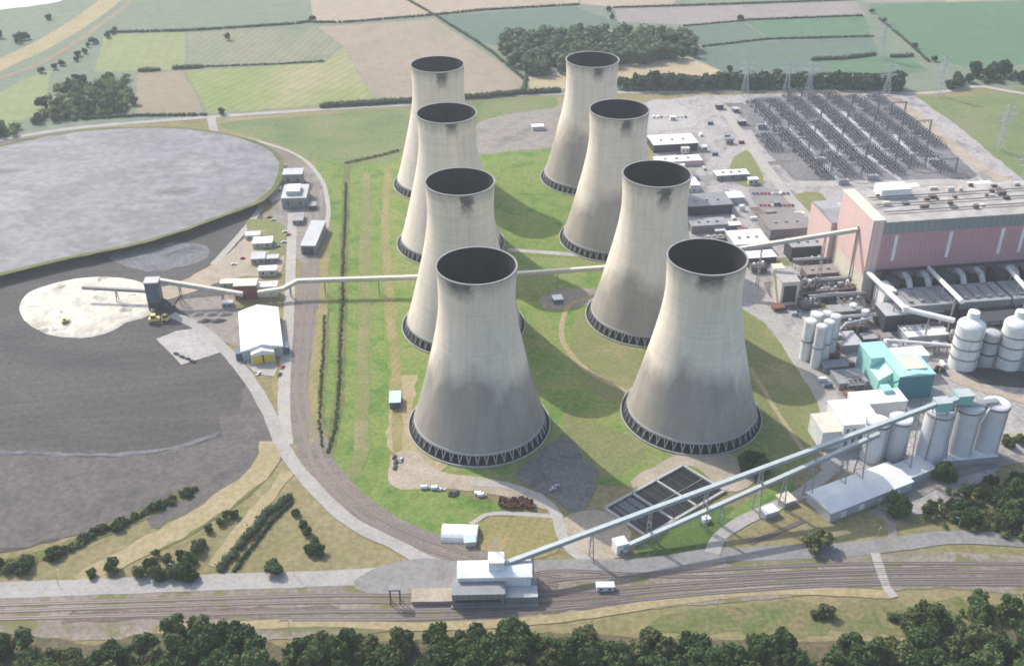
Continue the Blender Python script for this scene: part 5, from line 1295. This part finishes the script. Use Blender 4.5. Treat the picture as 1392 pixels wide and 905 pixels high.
for px,py,s_,lab in ((302,156,.75,'single dark tree on the perimeter road'),(310,55,.8,'lone dark bush in the patchy field'),(66,27,.7,'lone tree on the top left pasture'),(425,28,.8,'lone tree at the corner of the beige field'),(1007,28,.8,'lone tree at a field corner right of the wood'),(828,16,.7,'lone tree on the ploughed field edge'),(832,26,.7,'second lone tree on the ploughed field edge'),(1185,18,.7,'lone tree on the left edge of the large green field'),(1202,32,.7,'tree below the lone one by the large green field'),(1243,66,.7,'tree on the hedge near the far pylon'),(1270,84,.7,'tree nearest the right hand clump'),(992,98,.7,'lone tree at the end of the straw strip')):
    tree('far', P(px,py), s_, lab, None)
# hedges
def hedge(px, w, h, label, mat='leaf_far'):
    rng = np.random.default_rng(abs(hash(label)) % 1000 if False else len(label)*7)
    line = straight([P(*p) for p in px], False, 1.6 if w > 4.5 or 'clipped' in label else 3.0); cs = []; rs = []
    for p in line:
        cs.append(np.array([p[0]+rng.normal()*w*(.07 if 'bank' in label else .12), p[1]+rng.normal()*w*.12, h*(.35+.2*rng.random())])); rs.append(h*(.5+.25*rng.random())+w*(.08 if 'bank' in label else .12))
    mb = MB(); V, Fc = leaf_cloud(rng, cs, rs, 22, .6); mb.add(V.tolist(), Fc)
    for c, r in zip(cs, rs): vs, fs = ico(c, r*.85, rng); mb.add(vs, fs)
    return tag(mb.build('hedge', M['leaf_bank' if 'bank' in label else 'leaf_far']), label, 'hedge')
H = [([(441,430),(439,480),(436,530),(434,570),(438,606)],4.6,.8,'scrubby low hedge along the loop side of the grass bank'),([(470,250),(469,300),(466,350),(466,400),(463,450),(462,500),(459,550),(455,585),(446,616)],5.5,.9,'long scrubby hedge in the ditch down the grass bank'),
 ([(145,45),(262,42),(400,33),(424,30)],4,3.2,'straight dark hedge below the grey green field'),
 ([(426,31),(470,31),(590,21),(660,14),(786,7)],3.5,2.8,'hedge along the near side of the beige fields'),
 ([(535,-12),(560,4),(592,22),(646,56),(672,74),(712,108)],3.5,2.8,'diagonal hedge running down to the dark wood'),
 ([(255,92),(370,88),(440,84)],2.6,2,'thin hedge between the patchy and yellow green fields'),
 ([(440,146),(560,139),(640,134),(706,128),(760,125)],7,5.5,'thick dark hedge along the perimeter road'),
 ([(190,97),(216,96)],6,4,'short left hedge beside the light green field'),([(236,94),(272,92)],6,4,'short right hedge beside the light green field'),
 ([(118,162),(190,158),(280,157)],4,3,'hedge along the back of the perimeter road'),
 ([(1012,28),(1090,25),(1172,22)],3,2.5,'hedge above the green field near the wood'),([(955,64),(1042,54),(1186,50)],3,2.5,'hedge across the blue green fields'),
 ([(1104,82),(1150,80),(1190,75)],5,4,'short dark hedge above the tree row'),([(1212,78),(1240,77)],5,4,'short dark hedge under the far pylon'),
 ([(715,106),(712,126)],4,4,'short hedge at the end of the straw strip'),([(1195,26),(1230,55),(1262,84)],3,2.5,'thin hedge along the large green field'),
 ([(540,206),(500,216),(470,222)],2.5,2,'low hedge at the head of the grass bank'),
 ([(300,774),(330,738),(362,700),(394,676)],5,3.2,'dark clipped hedge strip left of the round bush'),([(318,776),(345,742),(372,706),(396,684)],2.2,1.6,'lower hedge strip beside the dark clipped one'),
 ([(835,11),(1000,6),(1162,0)],3,2.5,'hedge along the top of the ploughed field'),([(930,36),(1008,29)],2.5,2,'hedge at the end of the wood'),
 ([(1000,106),(1140,101),(1232,103)],3,2.5,'thin hedge in front of the narrow green field'),
]
for px,w,h,lab in H: hedge(px,w,h,lab)
def scrub(areas, label, seed, mat, r0=1.6, rv=1.7, per=34, leaf=.55):
    rng = np.random.default_rng(seed); cs = []; rs = []
    for poly_px, cnt in areas:
        poly = [P(*p) for p in poly_px]; xs = [p[0] for p in poly]; ys = [p[1] for p in poly]; c_ = 0
        while c_ < cnt:
            p = (rng.uniform(min(xs),max(xs)), rng.uniform(min(ys),max(ys)))
            if inside(p, poly): cs.append(np.array([p[0],p[1],r0*(.7+rng.random())])); rs.append(r0+rv*rng.random()); c_ += 1
    mb = MB(); V, Fc = leaf_cloud(rng, cs, rs, per, leaf); mb.add(V.tolist(), Fc)
    for c, r in zip(cs, rs): vs, fs = ico(c, r*.75, rng); mb.add(vs, fs)
    return tag(mb.build('undergrowth', M[mat]), label, 'scrub', kind='stuff')
scrub([([(-70,880),(60,884),(120,892),(200,876),(360,880),(372,900),(395,892),(560,880),(760,872),(860,876),(1010,884),(1200,886),(1300,880),(1480,874),(1480,985),(-80,985)],1000),([(1205,838),(1330,826),(1470,826),(1475,870),(1230,862)],90)], 'tangled green scrub growing between the foreground trees', 51, 'leaf')
scrub([([(1250,716),(1258,690),(1292,668),(1345,655),(1480,632),(1490,738),(1392,740),(1330,724)],200)], 'tangled green scrub within the thicket right of the warehouses', 52, 'leaf_olive')
scrub([([(56,164),(60,142),(76,122),(100,116),(176,107),(186,134),(178,152),(110,164)],170),([(-60,186),(0,174),(28,170),(20,186)],30)], 'pale green bushy scrub filling the copse behind the ash lagoon', 53, 'leaf_bank', 3.0, 2.6, 26, 1.1)
scrub([([(1325,112),(1345,101),(1480,100),(1480,124),(1392,118)],90),([(855,121),(1228,120),(1228,123),(855,124)],110)], 'dark scrub beneath the far tree rows', 54, 'leaf_far', 2.6, 2.2, 24, 1.1)
# the far wood: one mass
rng = np.random.default_rng(77); poly = [P(*p) for p in [(688,88),(676,66),(700,56),(780,52),(870,50),(935,56),(948,78),(850,90),(725,106)]]
xs = [p[0] for p in poly]; ys = [p[1] for p in poly]; cs = []; rs = []
while len(cs) < 420:
    p = (rng.uniform(min(xs),max(xs)), rng.uniform(min(ys),max(ys)))
    if inside(p, poly): cs.append(np.array([p[0],p[1],9+7*rng.random()])); rs.append(5+3.2*rng.random())
mb = MB(); V, Fc = leaf_cloud(rng, cs, rs, 26, 1.3); mb.add(V.tolist(), Fc)
for c, r in zip(cs, rs):
    vs, fs = ico(c, r*.82, rng); mb.add(vs, fs); 
    mb.bar((c[0],c[1],0),(c[0],c[1],c[2]), .7); b2 = c*np.array([1,1,.45]); vs, fs = ico(b2, r*.8, rng); mb.add(vs, fs)
tag(mb.build('woodland', M['leaf_far']), 'dense dark wood beyond the right row of towers', 'wood', kind='stuff')

# ------------------------------------------------------------------ air, light, camera
SUN_EL, SHX, SHY = R(42), .68, -.73
hz = MB().box(-1500,1500,-60,2600,-1,440).build('haze', bpy.data.materials.new('haze_air'))
hm = hz.data.materials[0]; hm.use_nodes = True; nt = hm.node_tree
for n in list(nt.nodes):
    if n.type == 'BSDF_PRINCIPLED': nt.nodes.remove(n)
pv = nd(nt, 'ShaderNodeVolumePrincipled'); pv.inputs['Density'].default_value = .00008; pv.inputs['Color'].default_value = (.88,.93,1,1); pv.inputs['Anisotropy'].default_value = .2
nt.links.new(pv.outputs[0], nt.nodes['Material Output'].inputs['Volume'])
tag(hz, 'thin pale haze in the air over the whole works', 'haze', kind='stuff')

W = bpy.data.worlds.new('World'); SC.world = W; W.use_nodes = True; nt = W.node_tree
sky = nd(nt, 'ShaderNodeTexSky', sky_type='NISHITA'); sky.sun_disc = False; sky.sun_elevation = SUN_EL; sky.sun_rotation = math.atan2(-SHX, -SHY) % (2*math.pi)
sky.air_density = 1.0; sky.dust_density = 2.4; sky.ozone_density = 1.0
bg = nt.nodes['Background']; bg.inputs['Strength'].default_value = .15; nt.links.new(sky.outputs[0], bg.inputs['Color'])
sl = bpy.data.lights.new('sun', 'SUN'); sl.energy = 2.85; sl.angle = R(.55); sl.color = (1,.95,.86)
so = bpy.data.objects.new('sun', sl); COL.objects.link(so)
so.rotation_euler = Vector((SHX*math.cos(SUN_EL), SHY*math.cos(SUN_EL), -math.sin(SUN_EL))).to_track_quat('-Z','Y').to_euler(); so.location = (-400,900,600)
cam = bpy.data.cameras.new('camera'); co = bpy.data.objects.new('camera', cam); COL.objects.link(co)
cam.sensor_width = 36; cam.lens = 36*FPX/1392; cam.clip_start = 1; cam.clip_end = 40000
co.location = (0,0,CAMH); co.rotation_euler = (R(90)-TILT, 0, 0); SC.camera = co
SC.view_settings.view_transform = 'Standard'; SC.view_settings.look = 'None'; SC.view_settings.gamma = 1; SC.view_settings.exposure = .82
SC.render.engine = 'CYCLES'; SC.cycles.use_denoising = True; SC.cycles.max_bounces = 6; SC.cycles.volume_bounces = 1; SC.cycles.filter_width = 1.7
SC.cycles.diffuse_bounces = 3
